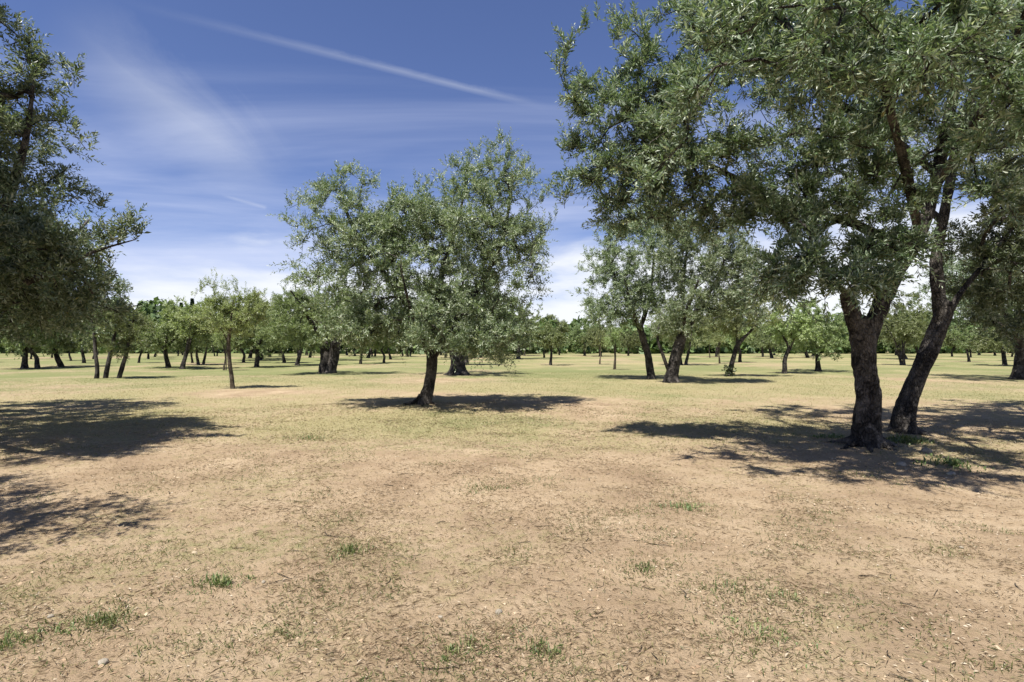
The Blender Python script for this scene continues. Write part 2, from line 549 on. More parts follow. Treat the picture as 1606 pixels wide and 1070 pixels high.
# ------------------------------------------------------------------ tubes and branches
class Tubes:
    def __init__(self):
        self.V, self.F, self.n = [], [], 0

    def add(self, P, R, sides, cap=True, rough=0.0, flare=0.0, seed=0):
        P = np.asarray(P, float)
        R = np.asarray(R, float)
        m = len(P)
        T = np.empty_like(P)
        T[1:-1] = P[2:] - P[:-2] if m > 2 else T[1:-1]
        T[0] = P[1] - P[0]
        T[-1] = P[-1] - P[-2]
        T = nrm(T)
        u = np.cross(T[0], (0.3, 1, 0.1))
        u = u / max(np.linalg.norm(u), 1e-6)
        ang = np.linspace(0, 2 * np.pi, sides, endpoint=False)
        ca, sa = np.cos(ang), np.sin(ang)
        rings = []
        for k in range(m):
            u = u - T[k] * np.dot(u, T[k])
            u = u / max(np.linalg.norm(u), 1e-6)
            w = np.cross(T[k], u)
            D = ca[:, None] * u + sa[:, None] * w
            rr = np.full(sides, R[k])
            ring = P[k] + D * rr[:, None]
            if rough > 0:
                q = np.concatenate([ca[:, None] * 1.6, sa[:, None] * 1.6, np.full((sides, 1), P[k][2] * 1.7)], 1)
                q2 = np.concatenate([ca[:, None] * 4.5, sa[:, None] * 4.5, np.full((sides, 1), P[k][2] * 4.2)], 1)
                q3 = ring * 13.0
                f = 1 + rough * 1.5 * (vnoise(q + seed, 3) - 0.5) + rough * 0.9 * (vnoise(q2 + seed, 7) - 0.5) + rough * 0.6 * (vnoise(q3 + seed, 9) - 0.5)
                tw = P[k][2] * 1.3 + seed
                f = f + rough * .42 * np.sin(3 * ang + tw + 1.5 * math.sin(P[k][2] * 2.1 + seed)) + rough * .22 * np.sin(5 * ang - 1.7 * tw)
                if flare > 0:
                    z = max(P[k][2], 0.0)
                    root = 0.55 + 0.9 * vnoise(np.concatenate([ca[:, None] * 1.9, sa[:, None] * 1.9, np.zeros((sides, 1))], 1) + seed, 15)
                    f = f + flare * math.exp(-z / 0.19) * (root - .35)
                ring = P[k] + D * (rr * f)[:, None]
            rings.append(ring)
        b = self.n
        self.V.append(np.concatenate(rings))
        i, j = np.meshgrid(np.arange(m - 1), np.arange(sides), indexing='ij')
        j2 = (j + 1) % sides
        self.F.append((b + np.stack([i * sides + j, i * sides + j2, (i + 1) * sides + j2, (i + 1) * sides + j], -1)).reshape(-1, 4))
        self.n += m * sides
        if cap and R[-1] > 0.004:
            tip = P[-1] + T[-1] * R[-1] * 0.6
            self.V.append(tip[None])
            t = self.n
            s = b + (m - 1) * sides
            k = np.arange(0, sides, 2)
            self.F.append(np.stack([s + k, s + (k + 1) % sides, s + (k + 2) % sides, np.full(len(k), t)], 1))
            self.n += 1

    def mesh(self, name, mat):
        return mesh_from(name, np.concatenate(self.V), np.concatenate(self.F), mat, True)


def spline(pts, step):
    """Catmull-Rom through pts (each x,y,z,r) resampled about every step."""
    P = np.asarray(pts, float)
    P = np.concatenate([[2 * P[0] - P[1]], P, [2 * P[-1] - P[-2]]])
    out = []
    for k in range(1, len(P) - 2):
        a, b, c, d = P[k - 1:k + 3]
        n = max(2, int(np.linalg.norm(c[:3] - b[:3]) / step))
        for t in np.arange(n) / n:
            out.append(0.5 * ((2 * b) + (c - a) * t + (2 * a - 5 * b + 4 * c - d) * t * t + (3 * b - a - 3 * c + d) * t ** 3))
    out.append(P[-2])
    out = np.array(out)
    out[:, 3] = np.maximum(out[:, 3], 0.004)
    return out


def leaves_mesh(name, rng, P, D, L, mat, per, ll, lw, droop, hexa, up=0.5, spread=0.72, curl=0.25, dn=0.16):
    """Shoots (base P, direction D, length L) carry opposite leaves; returns one mesh of leaf blades."""
    S = len(P)
    t = (np.arange(per) // 2 + 0.8) / (per / 2 + 0.8)
    t = np.broadcast_to(t, (S, per)) * rng.uniform(0.93, 1.07, (S, per))
    side = np.where(np.arange(per) % 2 == 0, 1.0, -1.0)
    pos = P[:, None] + D[:, None] * (t * L[:, None])[..., None]
    pos[..., 2] -= droop * L[:, None] * t ** 2
    dirs = D[:, None] + np.zeros((S, per, 3))
    dirs[..., 2] -= 2 * droop * t
    dirs = nrm(dirs)
    a = np.cross(D, rng.normal(size=(S, 3)))
    a = nrm(a)
    b = np.cross(D, a)
    turn = (np.arange(per) // 2) * (np.pi / 2) + rng.uniform(-0.5, 0.5, (S, per))
    sv = (np.cos(turn)[..., None] * a[:, None] + np.sin(turn)[..., None] * b[:, None]) * side[:, None][None, :, 0][..., None] if False else \
         (np.cos(turn)[..., None] * a[:, None] + np.sin(turn)[..., None] * b[:, None]) * side[None, :, None]
    ld = nrm(dirs * (1.0 - 0.45 * (1 - t))[..., None] + sv * spread + rng.normal(0, dn, (S, per, 3)))
    upv = np.array([-.12, -.15, .75]) * up + rng.normal(0, 0.42, (S, per, 3)) + rng.normal(0, .35, (S, 1, 3)) + dirs * 0.4
    nv = nrm(upv - ld * np.sum(upv * ld, -1, keepdims=True))
    wv = np.cross(ld, nv)
    n = S * per
    pos, ld, nv, wv = (q.reshape(n, 3) for q in (pos, ld, nv, wv))
    sc = rng.uniform(0.6, 1.2, (n, 1)) * (1.12 - .45 * np.clip(t, 0, 1)).reshape(n, 1)
    l = ll * sc
    w = lw * sc * rng.uniform(0.8, 1.2, (n, 1)) * 0.5
    fold = nv * w * 0.45
    bend = -nv * l * curl * rng.uniform(-0.3, 1.0, (n, 1))
    rnd = np.clip(.72 * rng.beta(1.1, 1.15, n) + .28 * np.repeat(rng.uniform(size=S), per), 0, 1)
    if hexa:
        v0 = pos
        l1 = pos + ld * l * 0.33 + wv * w * 0.95 + fold
        l2 = pos + ld * l * 0.70 + wv * w * 0.8 + fold + bend * 0.45
        tp = pos + ld * l + bend
        r2 = pos + ld * l * 0.70 - wv * w * 0.8 + fold + bend * 0.45
        r1 = pos + ld * l * 0.33 - wv * w * 0.95 + fold
        V = np.stack([v0, l1, l2, tp, r2, r1], 1).reshape(-1, 3)
        i = np.arange(n)[:, None] * 6
        F = np.concatenate([i + [0, 3, 2, 1], i + [0, 5, 4, 3]], 1).reshape(-1, 4)
        return mesh_from(name, V, F, mat, False, {'rnd': np.repeat(rnd, 6)})
    v0 = pos
    l1 = pos + ld * l * 0.5 + wv * w + fold + bend * 0.3
    tp = pos + ld * l + bend
    r1 = pos + ld * l * 0.5 - wv * w + fold + bend * 0.3
    V = np.stack([v0, l1, tp, r1], 1).reshape(-1, 3)
    i = np.arange(n)[:, None] * 4
    F = np.concatenate([i + [0, 2, 1], i + [0, 3, 2]], 1).reshape(-1, 3)
    return mesh_from(name, V, F, mat, False, {'rnd': np.repeat(rnd, 4)})


def grow(seed, limbs, lobes, tips, shoots, per, ll, lw, hexa=False, sides=20, step=0.06, mat=None, bark=None,
         shoot_len=(0.22, 0.5), droop=0.18, upw=0.55, gap=0.42, gap_scale=1.1, sprouts=(), flare=0.45, rough=0.16, twig_stems=False, out_w=0.6, shell=0.55):
    """Trunk, limbs, side branches and leafy shoots of one tree, in the tree's own coordinates.
    limbs: lists of (x,y,z,r), the first is the trunk; lobes: (cx,cy,cz,rx,ry,rz,weight)."""
    rng = np.random.default_rng(seed)
    mat = mat or M_OLIVE
    bark = bark or M_BARK
    limb_pts = [spline(l, step) for l in limbs]
    limb_meshes = []
    for k, lp in enumerate(limb_pts):
        tb = Tubes()
        tb.add(lp[:, :3], lp[:, 3], sides if k == 0 else max(6, int(sides * 0.7)), True, rough, flare if k == 0 else 0.0, seed + 3.7 * k)
        limb_meshes.append(tb.mesh('trunk' if k == 0 else 'limb', bark))
    pos, par, rad, dr = [], [], [], []
    for k, lp in enumerate(limb_pts):
        stride = max(1, int(0.14 / step))
        q = lp[::stride]
        for a in range(len(q)):
            pos.append(q[a, :3]); rad.append(q[a, 3]); par.append(-1)
            d = q[min(a + 1, len(q) - 1), :3] - q[max(a - 1, 0), :3]
            dr.append(d / max(np.linalg.norm(d), 1e-6))
    n0 = len(pos)
    first_h = limb_pts[0][-1, 2] * 0.75
    ok0 = np.array([p[2] > first_h for p in pos])
    if not ok0.any():
        ok0[:] = True
    # branch ends spread through the crown volume, thinned by noise so that the sky shows through
    lob = np.array([l[:6] for l in lobes], float)
    wt = np.array([l[6] if len(l) > 6 else 1.0 for l in lobes]) * (lob[:, 3] * lob[:, 4] * lob[:, 5]) ** 0.8
    wt /= wt.sum()
    force = np.array([(l[6] if len(l) > 6 else 1.0) >= 1.3 for l in lobes])
    T, C = [], []
    off = rng.uniform(0, 50, 3)
    while len(T) < tips:
        k = rng.choice(len(lob), size=400, p=wt)
        v = nrm(rng.normal(size=(400, 3))) * (rng.uniform(0, 1, (400, 1)) ** shell)
        p = lob[k, :3] + v * lob[k, 3:6]
        keep = (fbm(p * gap_scale + off, 2, seed % 97) > gap) | (force[k] & (rng.uniform(size=400) < .6))
        keep &= p[:, 2] > 0.75
        for a in np.nonzero(keep)[0]:
            T.append(p[a]); C.append(lob[k[a], :3])
    T, C = np.array(T[:tips]), np.array(C[:tips])
    if len(sprouts):
        T = np.concatenate([T, np.array([s[:3] for s in sprouts])])
        C = np.concatenate([C, np.array([s[:3] for s in sprouts]) - (0, 0, 0.6)])
    A0 = np.array(pos)
    dist0 = np.min(np.linalg.norm(T[:, None] - A0[None, ok0], axis=2), 1)
    order = np.argsort(dist0)
    cap = n0 + len(T) * 14
    NP = np.zeros((cap, 3)); ND = np.zeros((cap, 3)); NP[:n0] = A0; ND[:n0] = np.array(dr)
    OK = np.zeros(cap, bool); OK[:n0] = ok0
    PAR = np.full(cap, -1); cnt = n0
    LEN = np.zeros(cap)
    chains = []
    ends = []
    for ti in order:
        t = T[ti]
        dv = t - NP[:cnt]
        ds = np.linalg.norm(dv, axis=1)
        cosang = np.sum(dv * ND[:cnt], 1) / np.maximum(ds, 1e-6)
        cost = ds * (1 + 0.55 * (1 - cosang)) + 0.10 * LEN[:cnt] + np.where(OK[:cnt], 0, 1e6)
        a = int(np.argmin(cost))
        dd = ds[a]
        if dd < 0.02:
            continue
        m = int(min(12, max(2, dd / 0.22)))
        p0 = NP[a]
        p1 = p0 + (ND[a] * 0.6 + np.array([0, 0, 0.35]) + rng.normal(0, 0.18, 3)) * dd * 0.5
        ts = (np.arange(1, m + 1) / m)[:, None]
        path = (1 - ts) ** 2 * p0 + 2 * ts * (1 - ts) * p1 + ts ** 2 * t
        path[:-1] += rng.normal(0, 0.022, (m - 1, 3)) * min(1.0, dd)
        ids = [a]
        prev = a
        for q in path:
            NP[cnt] = q
            d = q - NP[prev]
            ND[cnt] = d / max(np.linalg.norm(d), 1e-6)
            PAR[cnt] = prev
            LEN[cnt] = LEN[prev] + np.linalg.norm(d)
            OK[cnt] = True
            ids.append(cnt)
            prev = cnt
            cnt += 1
        chains.append(ids)
        ends.append((ti, ids))
    # pipe-model thickness
    load = np.zeros(cnt)
    for ti, ids in ends:
        load[ids[-1]] += 1
    for i in range(cnt - 1, n0 - 1, -1):
        load[PAR[i]] += load[i]
    R = 0.0052 * np.maximum(load, 1) ** 0.52
    tb = Tubes()
    for ids in chains:
        P = NP[ids]
        r = R[ids].copy()
        r[0] = r[1] * 1.12
        sd = 7 if r[0] > 0.03 else (5 if r[0] > 0.012 else 3)
        tb.add(P, r, sd, False)
    # shoots
    sp, sdir, sl = [], [], []
    nspr = len(sprouts)
    for ti, ids in ends:
        isspr = ti >= len(T) - nspr
        k = shoots
        if not isspr and rng.uniform() < .035:
            continue
        seg = NP[ids]
        end = seg[-1]
        outw = end - C[ti]
        outw = outw / max(np.linalg.norm(outw), 1e-6)
        if isspr:
            s = sprouts[ti - (len(T) - nspr)]
            k = max(4, shoots)
            for q in range(k + 3):
                f = q / (k + 2.0)
                base = seg[0] * (1 - f) + end * f
                sp.append(base + rng.normal(0, 0.05, 3)); sdir.append(nrm(np.array([0, 0, 1.0]) * 1.1 + rng.normal(0, 0.45, 3))); sl.append(rng.uniform(*shoot_len))
            continue
        for q in range(k):
            f = rng.uniform(0.35, 1.0)
            i0 = f * (len(seg) - 1)
            a = int(i0)
            b = min(a + 1, len(seg) - 1)
            base = seg[a] * (1 - (i0 - a)) + seg[b] * (i0 - a)
            d = outw * out_w + np.array([0, 0, upw]) + rng.normal(0, 0.62, 3)
            sp.append(base); sdir.append(d / np.linalg.norm(d)); sl.append(rng.uniform(*shoot_len))
    sp, sdir, sl = np.array(sp), np.array(sdir), np.array(sl)
    if twig_stems:
        for k in range(len(sp)):
            e = sp[k] + sdir[k] * sl[k]
            e = e - np.array([0, 0, droop * sl[k]])
            mid = sp[k] + sdir[k] * sl[k] * 0.5 - np.array([0, 0, droop * sl[k] * 0.25])
            tb.add([sp[k], e], [0.0035, 0.0015], 3, False)
    branches = tb.mesh('branches', bark)
    crown = leaves_mesh('crown', rng, sp, sdir, sl, mat, per, ll, lw, droop, hexa)
    return limb_meshes, branches, crown


def roots(e, tr, n, r, seed):
    rng = np.random.default_rng(seed)
    for k in range(n):
        a = 6.28 * k / n + rng.uniform(-.35, .35)
        L = rng.uniform(1.6, 2.9) * r
        c, s_ = math.cos(a), math.sin(a)
        w = rng.normal(0, .3)
        pts = [(c * r * .45, s_ * r * .45, r * 1.5, r * .30), (c * r * 1.0, s_ * r * 1.0, r * .55, r * .34), (c * (r + L * .45) - s_ * w * L * .2, s_ * (r + L * .45) + c * w * L * .2, r * .06, r * .24),
               (c * (r + L) - s_ * w * L * .5, s_ * (r + L) + c * w * L * .5, -r * .35, r * .12)]
        sp_ = spline(pts, .035)
        tb = Tubes()
        tb.add(sp_[:, :3], sp_[:, 3], 12, True, .3, 0, seed + k)
        obj('root', tb.mesh('root', M_BARK), tr)


def place_tree(meshes, name, loc, label, group=None, rz=0.0, scale=1.0, cat='tree'):
    limbs, br, cr = meshes
    e = empty(name, loc, label, cat, group, rz, scale)
    tr = None
    for k, m in enumerate(limbs):
        if k == 0:
            tr = obj('trunk', m, e)
        else:
            obj('limb', m, tr)
    obj('branches', br, tr)['kind'] = 'stuff'
    obj('crown', cr, e)['kind'] = 'stuff'
    return e


def at(x, y, D):
    """World point of a photo pixel at depth D metres."""
    return np.array([(x - CX) / FPX * D, D, CAMZ + (HY - y) / FPX * D])


def ground_at(x, y):
    D = CAMZ * FPX / (y - HY)
    X = (x - CX) / FPX * D
    return np.array([X, D, float(gh(X, D)[0])])


class Site:
    """A tree measured in the photograph: converts pixels plus depth into the tree's own coordinates."""
    def __init__(self, x, y, rk=1.0):
        self.rk = rk
        self.b = ground_at(x, y)
        self.D = self.b[1]
        self.m = self.D / FPX

    def p(self, x, y, r, dd=0.0):
        q = at(x, y, self.D + dd) - self.b
        return (q[0], q[1], q[2], r * self.rk)

    def lobe(self, x, y, rx, ry, dd, rd, w=1.0):
        q = at(x, y, self.D + dd) - self.b
        m = (self.D + dd) / FPX
        return (q[0], q[1], q[2], rx * m, rd, ry * m, w)

    def s(self, x, y, dd=0.0):
        return tuple(at(x, y, self.D + dd) - self.b)


# ------------------------------------------------------------------ the large old tree on the right
def tree_right_front():
    s = Site(1237, 668, .72)
    limbs = [
        [s.p(1237, 690, .245), s.p(1236, 640, .232), s.p(1236, 600, .222), s.p(1234, 560, .215), s.p(1232, 530, .225), s.p(1230, 508, .20)],
        [s.p(1236, 540, .17), s.p(1250, 500, .165), s.p(1272, 452, .145), s.p(1300, 405, .13, .1), s.p(1318, 350, .12, .2), s.p(1330, 290, .11, .1), s.p(1345, 220, .095, .0), s.p(1362, 150, .08, .1), s.p(1360, 80, .055, .1), s.p(1340, 20, .03, .2)],
        [s.p(1229, 530, .15), s.p(1219, 503, .14), s.p(1213, 486, .125, -.05), s.p(1210, 476, .105, -.1)],
        [s.p(1213, 482, .06, -.05), s.p(1196, 458, .045, -.3), s.p(1170, 435, .03, -.55), s.p(1140, 400, .02, -.7)],
        [s.p(1285, 430, .10, .0), s.p(1230, 395, .085, -.2), s.p(1150, 370, .08, -.2), s.p(1075, 335, .065, .0), s.p(1010, 300, .05, .2), s.p(945, 250, .03, .3)],
        [s.p(1322, 330, .075, .2), s.p(1260, 280, .07, .0), s.p(1190, 235, .06, -.2), s.p(1120, 180, .045, -.2), s.p(1070, 110, .025, -.1)],
        [s.p(1345, 220, .06, .0), s.p(1300, 175, .05, -.3), s.p(1250, 140, .045, -.5), s.p(1190, 80, .025, -.6)],
        [s.p(1325, 310, .06, .1), s.p(1385, 250, .05, -.3), s.p(1440, 190, .035, -.5), s.p(1480, 130, .02, -.5)],
        [s.p(1300, 405, .09, .1), s.p(1285, 330, .08, -.9), s.p(1265, 250, .06, -1.9), s.p(1240, 150, .03, -2.7)],
        [s.p(1318, 350, .08, .2), s.p(1360, 280, .07, -.9), s.p(1400, 210, .05, -2.0), s.p(1430, 130, .025, -2.8)],
    ]
    L = s.lobe
    lobes = [L(935, 240, 62, 82, .4, .9, 1.35), L(988, 225, 38, 55, .2, .7, 1.3), L(985, 330, 50, 60, .2, .8, 1.3), L(905, 330, 42, 66, .5, .8, 1.4), L(955, 385, 62, 42, .3, .8, 1.3), L(1015, 300, 85, 100, .1, 1.2, 1.0),
             L(1075, 195, 88, 85, -.1, 1.3), L(1070, 380, 70, 45, -.2, .9, .6), L(1175, 185, 105, 95, -.4, 1.5, .85), L(1180, 325, 90, 70, -.4, 1.3, 1.3),
             L(1165, 450, 62, 44, -1.3, .6, 2.4), L(1120, 462, 36, 30, -1.0, .5, 2.0), L(1205, 395, 62, 45, -.9, .7, 1.4), L(1290, 225, 85, 100, -.3, 1.4, .7), L(1180, 70, 170, 70, 0, 1.7, .8),
             L(1050, 105, 75, 60, 0, 1.1, .8), L(1400, 150, 85, 100, -.3, 1.3, .7), L(1330, 40, 110, 60, .2, 1.4, .7), L(1300, 350, 60, 55, -.6, .6, .5),
             L(1190, 170, 110, 90, -2.4, 1.2, .9), L(1310, 150, 110, 85, -2.8, 1.2, .7), L(1420, 190, 90, 95, -2.5, 1.2, .8), L(1090, 120, 90, 80, -2.0, 1.1, .8),
             L(1260, 20, 150, 80, -2.2, 1.3, .6), L(1324, 185, 100, 70, -3.5, .8, 1.1), L(1190, 150, 90, 60, -3.2, .8, 1.1), L(1420, 250, 70, 70, -3.2, .7, 1.1), L(1120, 310, 60, 60, -.5, .9, 1.0), L(1245, 420, 45, 30, -.6, .5, 1.8), L(1150, 375, 60, 35, -.8, .6, 1.8), L(1225, 355, 50, 40, -.8, .6, 1.5), L(1285, 370, 40, 40, -.8, .5, 1.2), L(1335, 300, 45, 45, -1.0, .5, .9), L(1232, 458, 46, 30, -1.3, .45, 2.4), L(1270, 425, 36, 26, -1.3, .4, 1.8), L(1040, 200, 70, 80, -2.6, 1.0, .8), L(1005, 320, 60, 60, -1.9, .8, .7), L(1110, 250, 90, 90, 3.0, 1.3, .7), L(1250, 240, 90, 90, 3.0, 1.3, .6), L(1120, 400, 40, 45, -.4, .6, 1.2), L(1410, 350, 60, 60, -1.8, .8, .7), L(1150, 130, 100, 90, 2.0, 1.3, .7)]
    spr = [s.s(868, 175, .4), s.s(897, 150, .4), s.s(860, 205, .5), s.s(935, 140, .3), s.s(925, 165, .4), s.s(862, 300, .5), s.s(866, 372, .5), s.s(990, 135, .2)]
    m = grow(11, limbs, lobes, 1000, 10, 19, .100, .029, False, 44, .03, droop=.22, sprouts=spr, gap=.485, gap_scale=1.35, shoot_len=(.2, .5), twig_stems=True, flare=.9, rough=.26)
    e = place_tree(m, 'olive_tree', s.b, 'largest old olive tree at right, upright trunk, limbs spreading far left')
    roots(e, e.children[0], 7, .17, 71)
    return e


def tree_right_back():
    s = Site(1285, 651, .64)
    limbs = [
        [s.p(1285, 672, .25), s.p(1283, 640, .238), s.p(1287, 610, .225), s.p(1300, 572, .21), s.p(1318, 535, .215), s.p(1331, 505, .225), s.p(1333, 488, .20)],
        [s.p(1329, 512, .165), s.p(1323, 475, .16), s.p(1322, 440, .145), s.p(1327, 400, .13), s.p(1338, 340, .115), s.p(1352, 270, .10, .2), s.p(1385, 180, .07, .4), s.p(1400, 90, .045, .4), s.p(1410, 20, .02, .4)],
        [s.p(1334, 505, .085), s.p(1352, 475, .07, .1), s.p(1385, 435, .06, .2), s.p(1425, 380, .05, .2), s.p(1470, 310, .04, .1), s.p(1520, 230, .02, 0)],
        [s.p(1330, 390, .09), s.p(1290, 350, .07, .4), s.p(1250, 300, .05, .7), s.p(1230, 240, .025, .9)],
        [s.p(1400, 385, .06, -.2), s.p(1460, 385, .05, .2), s.p(1530, 370, .03, .4)],
    ]
    L = s.lobe
    lobes = [L(1395, 430, 60, 80, .6, 1.0, 1.5), L(1400, 500, 50, 35, 1.0, .9, 1.3), L(1395, 290, 75, 70, 0, 1.3, .8), L(1480, 250, 105, 110, 0, 1.7, .8), L(1360, 170, 80, 80, .5, 1.4, .7),
             L(1500, 390, 85, 70, .3, 1.4, .9), L(1420, 70, 130, 80, .3, 1.7, .7), L(1260, 290, 60, 75, .8, 1.0, .7), L(1570, 300, 70, 90, .3, 1.3, .7), L(1440, 280, 110, 100, 2.8, 1.5, .7), L(1480, 330, 100, 80, -2.4, 1.2, .7)]
    m = grow(23, limbs, lobes, 680, 9, 19, .100, .029, False, 40, .04, droop=.25, gap=.46, gap_scale=1.6, shoot_len=(.2, .5), flare=.5, rough=.26)
    e = place_tree(m, 'olive_tree', s.b, 'old olive tree with crooked trunk leaning right, just behind the upright trunk')
    roots(e, e.children[0], 5, .145, 73)
    return e


# ------------------------------------------------------------------ the tree in the middle
def tree_middle():
    s = Site(692, 617, .80)
    limbs = [
        [s.p(690, 630, .215), s.p(694, 610, .185), s.p(700, 590, .172), s.p(703, 570, .168), s.p(703, 552, .175), s.p(702, 540, .15)],
        [s.p(702, 555, .12), s.p(690, 520, .11, -.2), s.p(660, 470, .085, -.4), s.p(625, 425, .065, -.4), s.p(600, 380, .045, -.3), s.p(590, 345, .02, -.3)],
        [s.p(703, 552, .12), s.p(708, 510, .11, .2), s.p(716, 450, .085, .4), s.p(735, 390, .06, .4), s.p(745, 340, .025, .4)],
        [s.p(704, 556, .12), s.p(724, 522, .11, .1), s.p(760, 470, .085, 0), s.p(790, 410, .06, -.1), s.p(800, 350, .03, 0)],
        [s.p(700, 550, .09), s.p(690, 530, .085, -.6), s.p(676, 490, .045, -1.3), s.p(664, 440, .015, -1.8)],
        [s.p(715, 545, .09), s.p(720, 530, .085, .8), s.p(740, 490, .06, 1.5), s.p(740, 430, .03, 2.0)],
    ]
    L = s.lobe
    lobes = [L(600, 395, 58, 45, -.2, 1.3), L(602, 470, 60, 55, -.2, 1.5), L(655, 440, 60, 65, 0, 1.9), L(700, 470, 75, 65, 0, 2.4),
             L(745, 395, 68, 65, 0, 2.0), L(790, 400, 52, 72, 0, 1.7), L(785, 480, 55, 65, 0, 1.9), L(650, 510, 70, 32, 0, 1.7, 1.2),
             L(765, 525, 60, 28, -.3, 1.8, 1.2), L(780, 345, 42, 35, 0, 1.0), L(590, 355, 36, 26, -.3, .8), L(700, 520, 60, 26, -1.6, .8), L(690, 385, 42, 36, 0, 1.4, 1.3), L(665, 400, 40, 36, 0, 1.3, 1.3), L(625, 520, 55, 26, -.2, 1.5, 1.5), L(770, 540, 52, 20, -.2, 1.6, 1.6), L(560, 440, 30, 45, -.2, .9, 1.0), L(825, 430, 28, 60, 0, 1.1, 1.0), L(640, 385, 45, 40, 0, 1.3), L(705, 535, 40, 14, -1.5, .6, 1.5)]
    spr = [s.s(790, 288), s.s(803, 305), s.s(775, 310, .4), s.s(590, 322, -.3), s.s(545, 365, -.3), s.s(575, 340), s.s(735, 322, .3), s.s(752, 312, -.3), s.s(830, 335), s.s(528, 372, -.2),
           s.s(684, 342, .3), s.s(655, 352, 0), s.s(637, 348, .2), s.s(845, 350), s.s(530, 420, 0), s.s(845, 400, .2), s.s(612, 335, .2), s.s(712, 335, .4), s.s(818, 318, .2), s.s(566, 345, .3), s.s(600, 328, .1), s.s(625, 342, -.3), s.s(668, 348, .2), s.s(697, 340, -.3),
           s.s(722, 322, .1), s.s(742, 318, .5), s.s(765, 305, -.4), s.s(782, 298, .2), s.s(797, 295, -.2), s.s(812, 325, .3), s.s(838, 362, .2), s.s(850, 385, 0), s.s(536, 395, .1), s.s(522, 385, 0)]
    m = grow(37, limbs, lobes, 1080, 8, 17, .100, .031, False, 32, .05, droop=.2, sprouts=spr, gap=.37, gap_scale=1.1, shoot_len=(.22, .6), upw=.55, flare=.35, mat=M_SILVER)
    e = place_tree(m, 'olive_tree', s.b, 'round bushy olive tree with slightly leaning trunk in the middle of the clearing')
    roots(e, e.children[0], 5, .15, 75)
    return e


# ------------------------------------------------------------------ the tree cut by the left edge
def tree_left():
    s = Site(60, 664)
    limbs = [
        [s.p(58, 685, .23), s.p(62, 640, .21), s.p(66, 600, .20), s.p(64, 560, .205), s.p(62, 535, .18)],
        [s.p(66, 555, .15), s.p(100, 500, .13), s.p(145, 440, .105, .1), s.p(180, 370, .08, .1), s.p(205, 290, .05, 0), s.p(215, 220, .02, 0)],
        [s.p(61, 550, .14), s.p(40, 480, .12), s.p(30, 400, .09, .3), s.p(50, 310, .065, .4), s.p(70, 220, .03, .4)],
        [s.p(120, 475, .075), s.p(180, 470, .065, -.3), s.p(235, 450, .045, -.3), s.p(290, 425, .022, -.2), s.p(340, 410, .008, -.2)],
        [s.p(64, 550, .10), s.p(60, 490, .085, -.9), s.p(80, 420, .06, -1.7), s.p(100, 350, .03, -2.1)],
        [s.p(62, 545, .12), s.p(40, 430, .10, -.6), s.p(20, 270, .075, -1.4), s.p(0, 120, .04, -2.2)],  # limb added to carry the unseen shading lobes
        [s.p(64, 545, .10), s.p(70, 490, .085, .9), s.p(100, 430, .06, 1.8), s.p(120, 350, .03, 2.4)],
    ]
    L = s.lobe
    lobes = [L(150, 300, 85, 90, .1, 2.0), L(208, 225, 42, 42, 0, .7), L(200, 400, 80, 75, 0, 2.0), L(205, 490, 80, 48, .3, 1.8, 2.4), L(255, 440, 40, 42, -.2, .8, 1.8), L(200, 440, 60, 60, -.6, 1.0, 1.6), L(270, 500, 30, 26, .3, .8, 1.5),
             L(60, 240, 110, 110, .2, 2.3), L(50, 410, 110, 100, .2, 2.4), L(110, 500, 80, 45, .2, 2.2, 1.2), L(235, 350, 38, 40, 0, .8), L(225, 290, 45, 40, 0, .8),
             L(110, 160, 80, 45, 0, 1.5, .8), L(-60, 320, 80, 140, .3, 2.2), L(0, 90, 100, 100, -2.3, 1.2, 2.2), L(55, 200, 70, 80, -2.0, 1.0, 2.0), L(-40, -30, 130, 100, -1.0, 1.6, 1.6), L(40, 60, 110, 90, -.6, 1.4, 1.5)]  # last four: dense crown out of view, added to shade the visible side
    spr = [s.s(210, 168, 0), s.s(262, 205, 0), s.s(265, 225, 0), s.s(280, 300, 0), s.s(255, 270, 0), s.s(250, 265, .1), s.s(345, 405, -.2), s.s(335, 390, -.2), s.s(318, 412, -.2), s.s(300, 405, -.2),
           s.s(262, 355, 0), s.s(312, 450, 0), s.s(300, 470, .2), s.s(185, 172, 0), s.s(225, 195, 0), s.s(328, 400, -.2)]
    m = grow(53, limbs, lobes, 1120, 9, 16, .098, .030, False, 32, .05, droop=.22, sprouts=spr, gap=.40, gap_scale=1.0, flare=.35, twig_stems=False)
    return place_tree(m, 'olive_tree', s.b, 'dense dark olive tree cut off by the left edge, one twig reaching out right')


tree_right_front()
tree_right_back()
tree_middle()
tree_left()

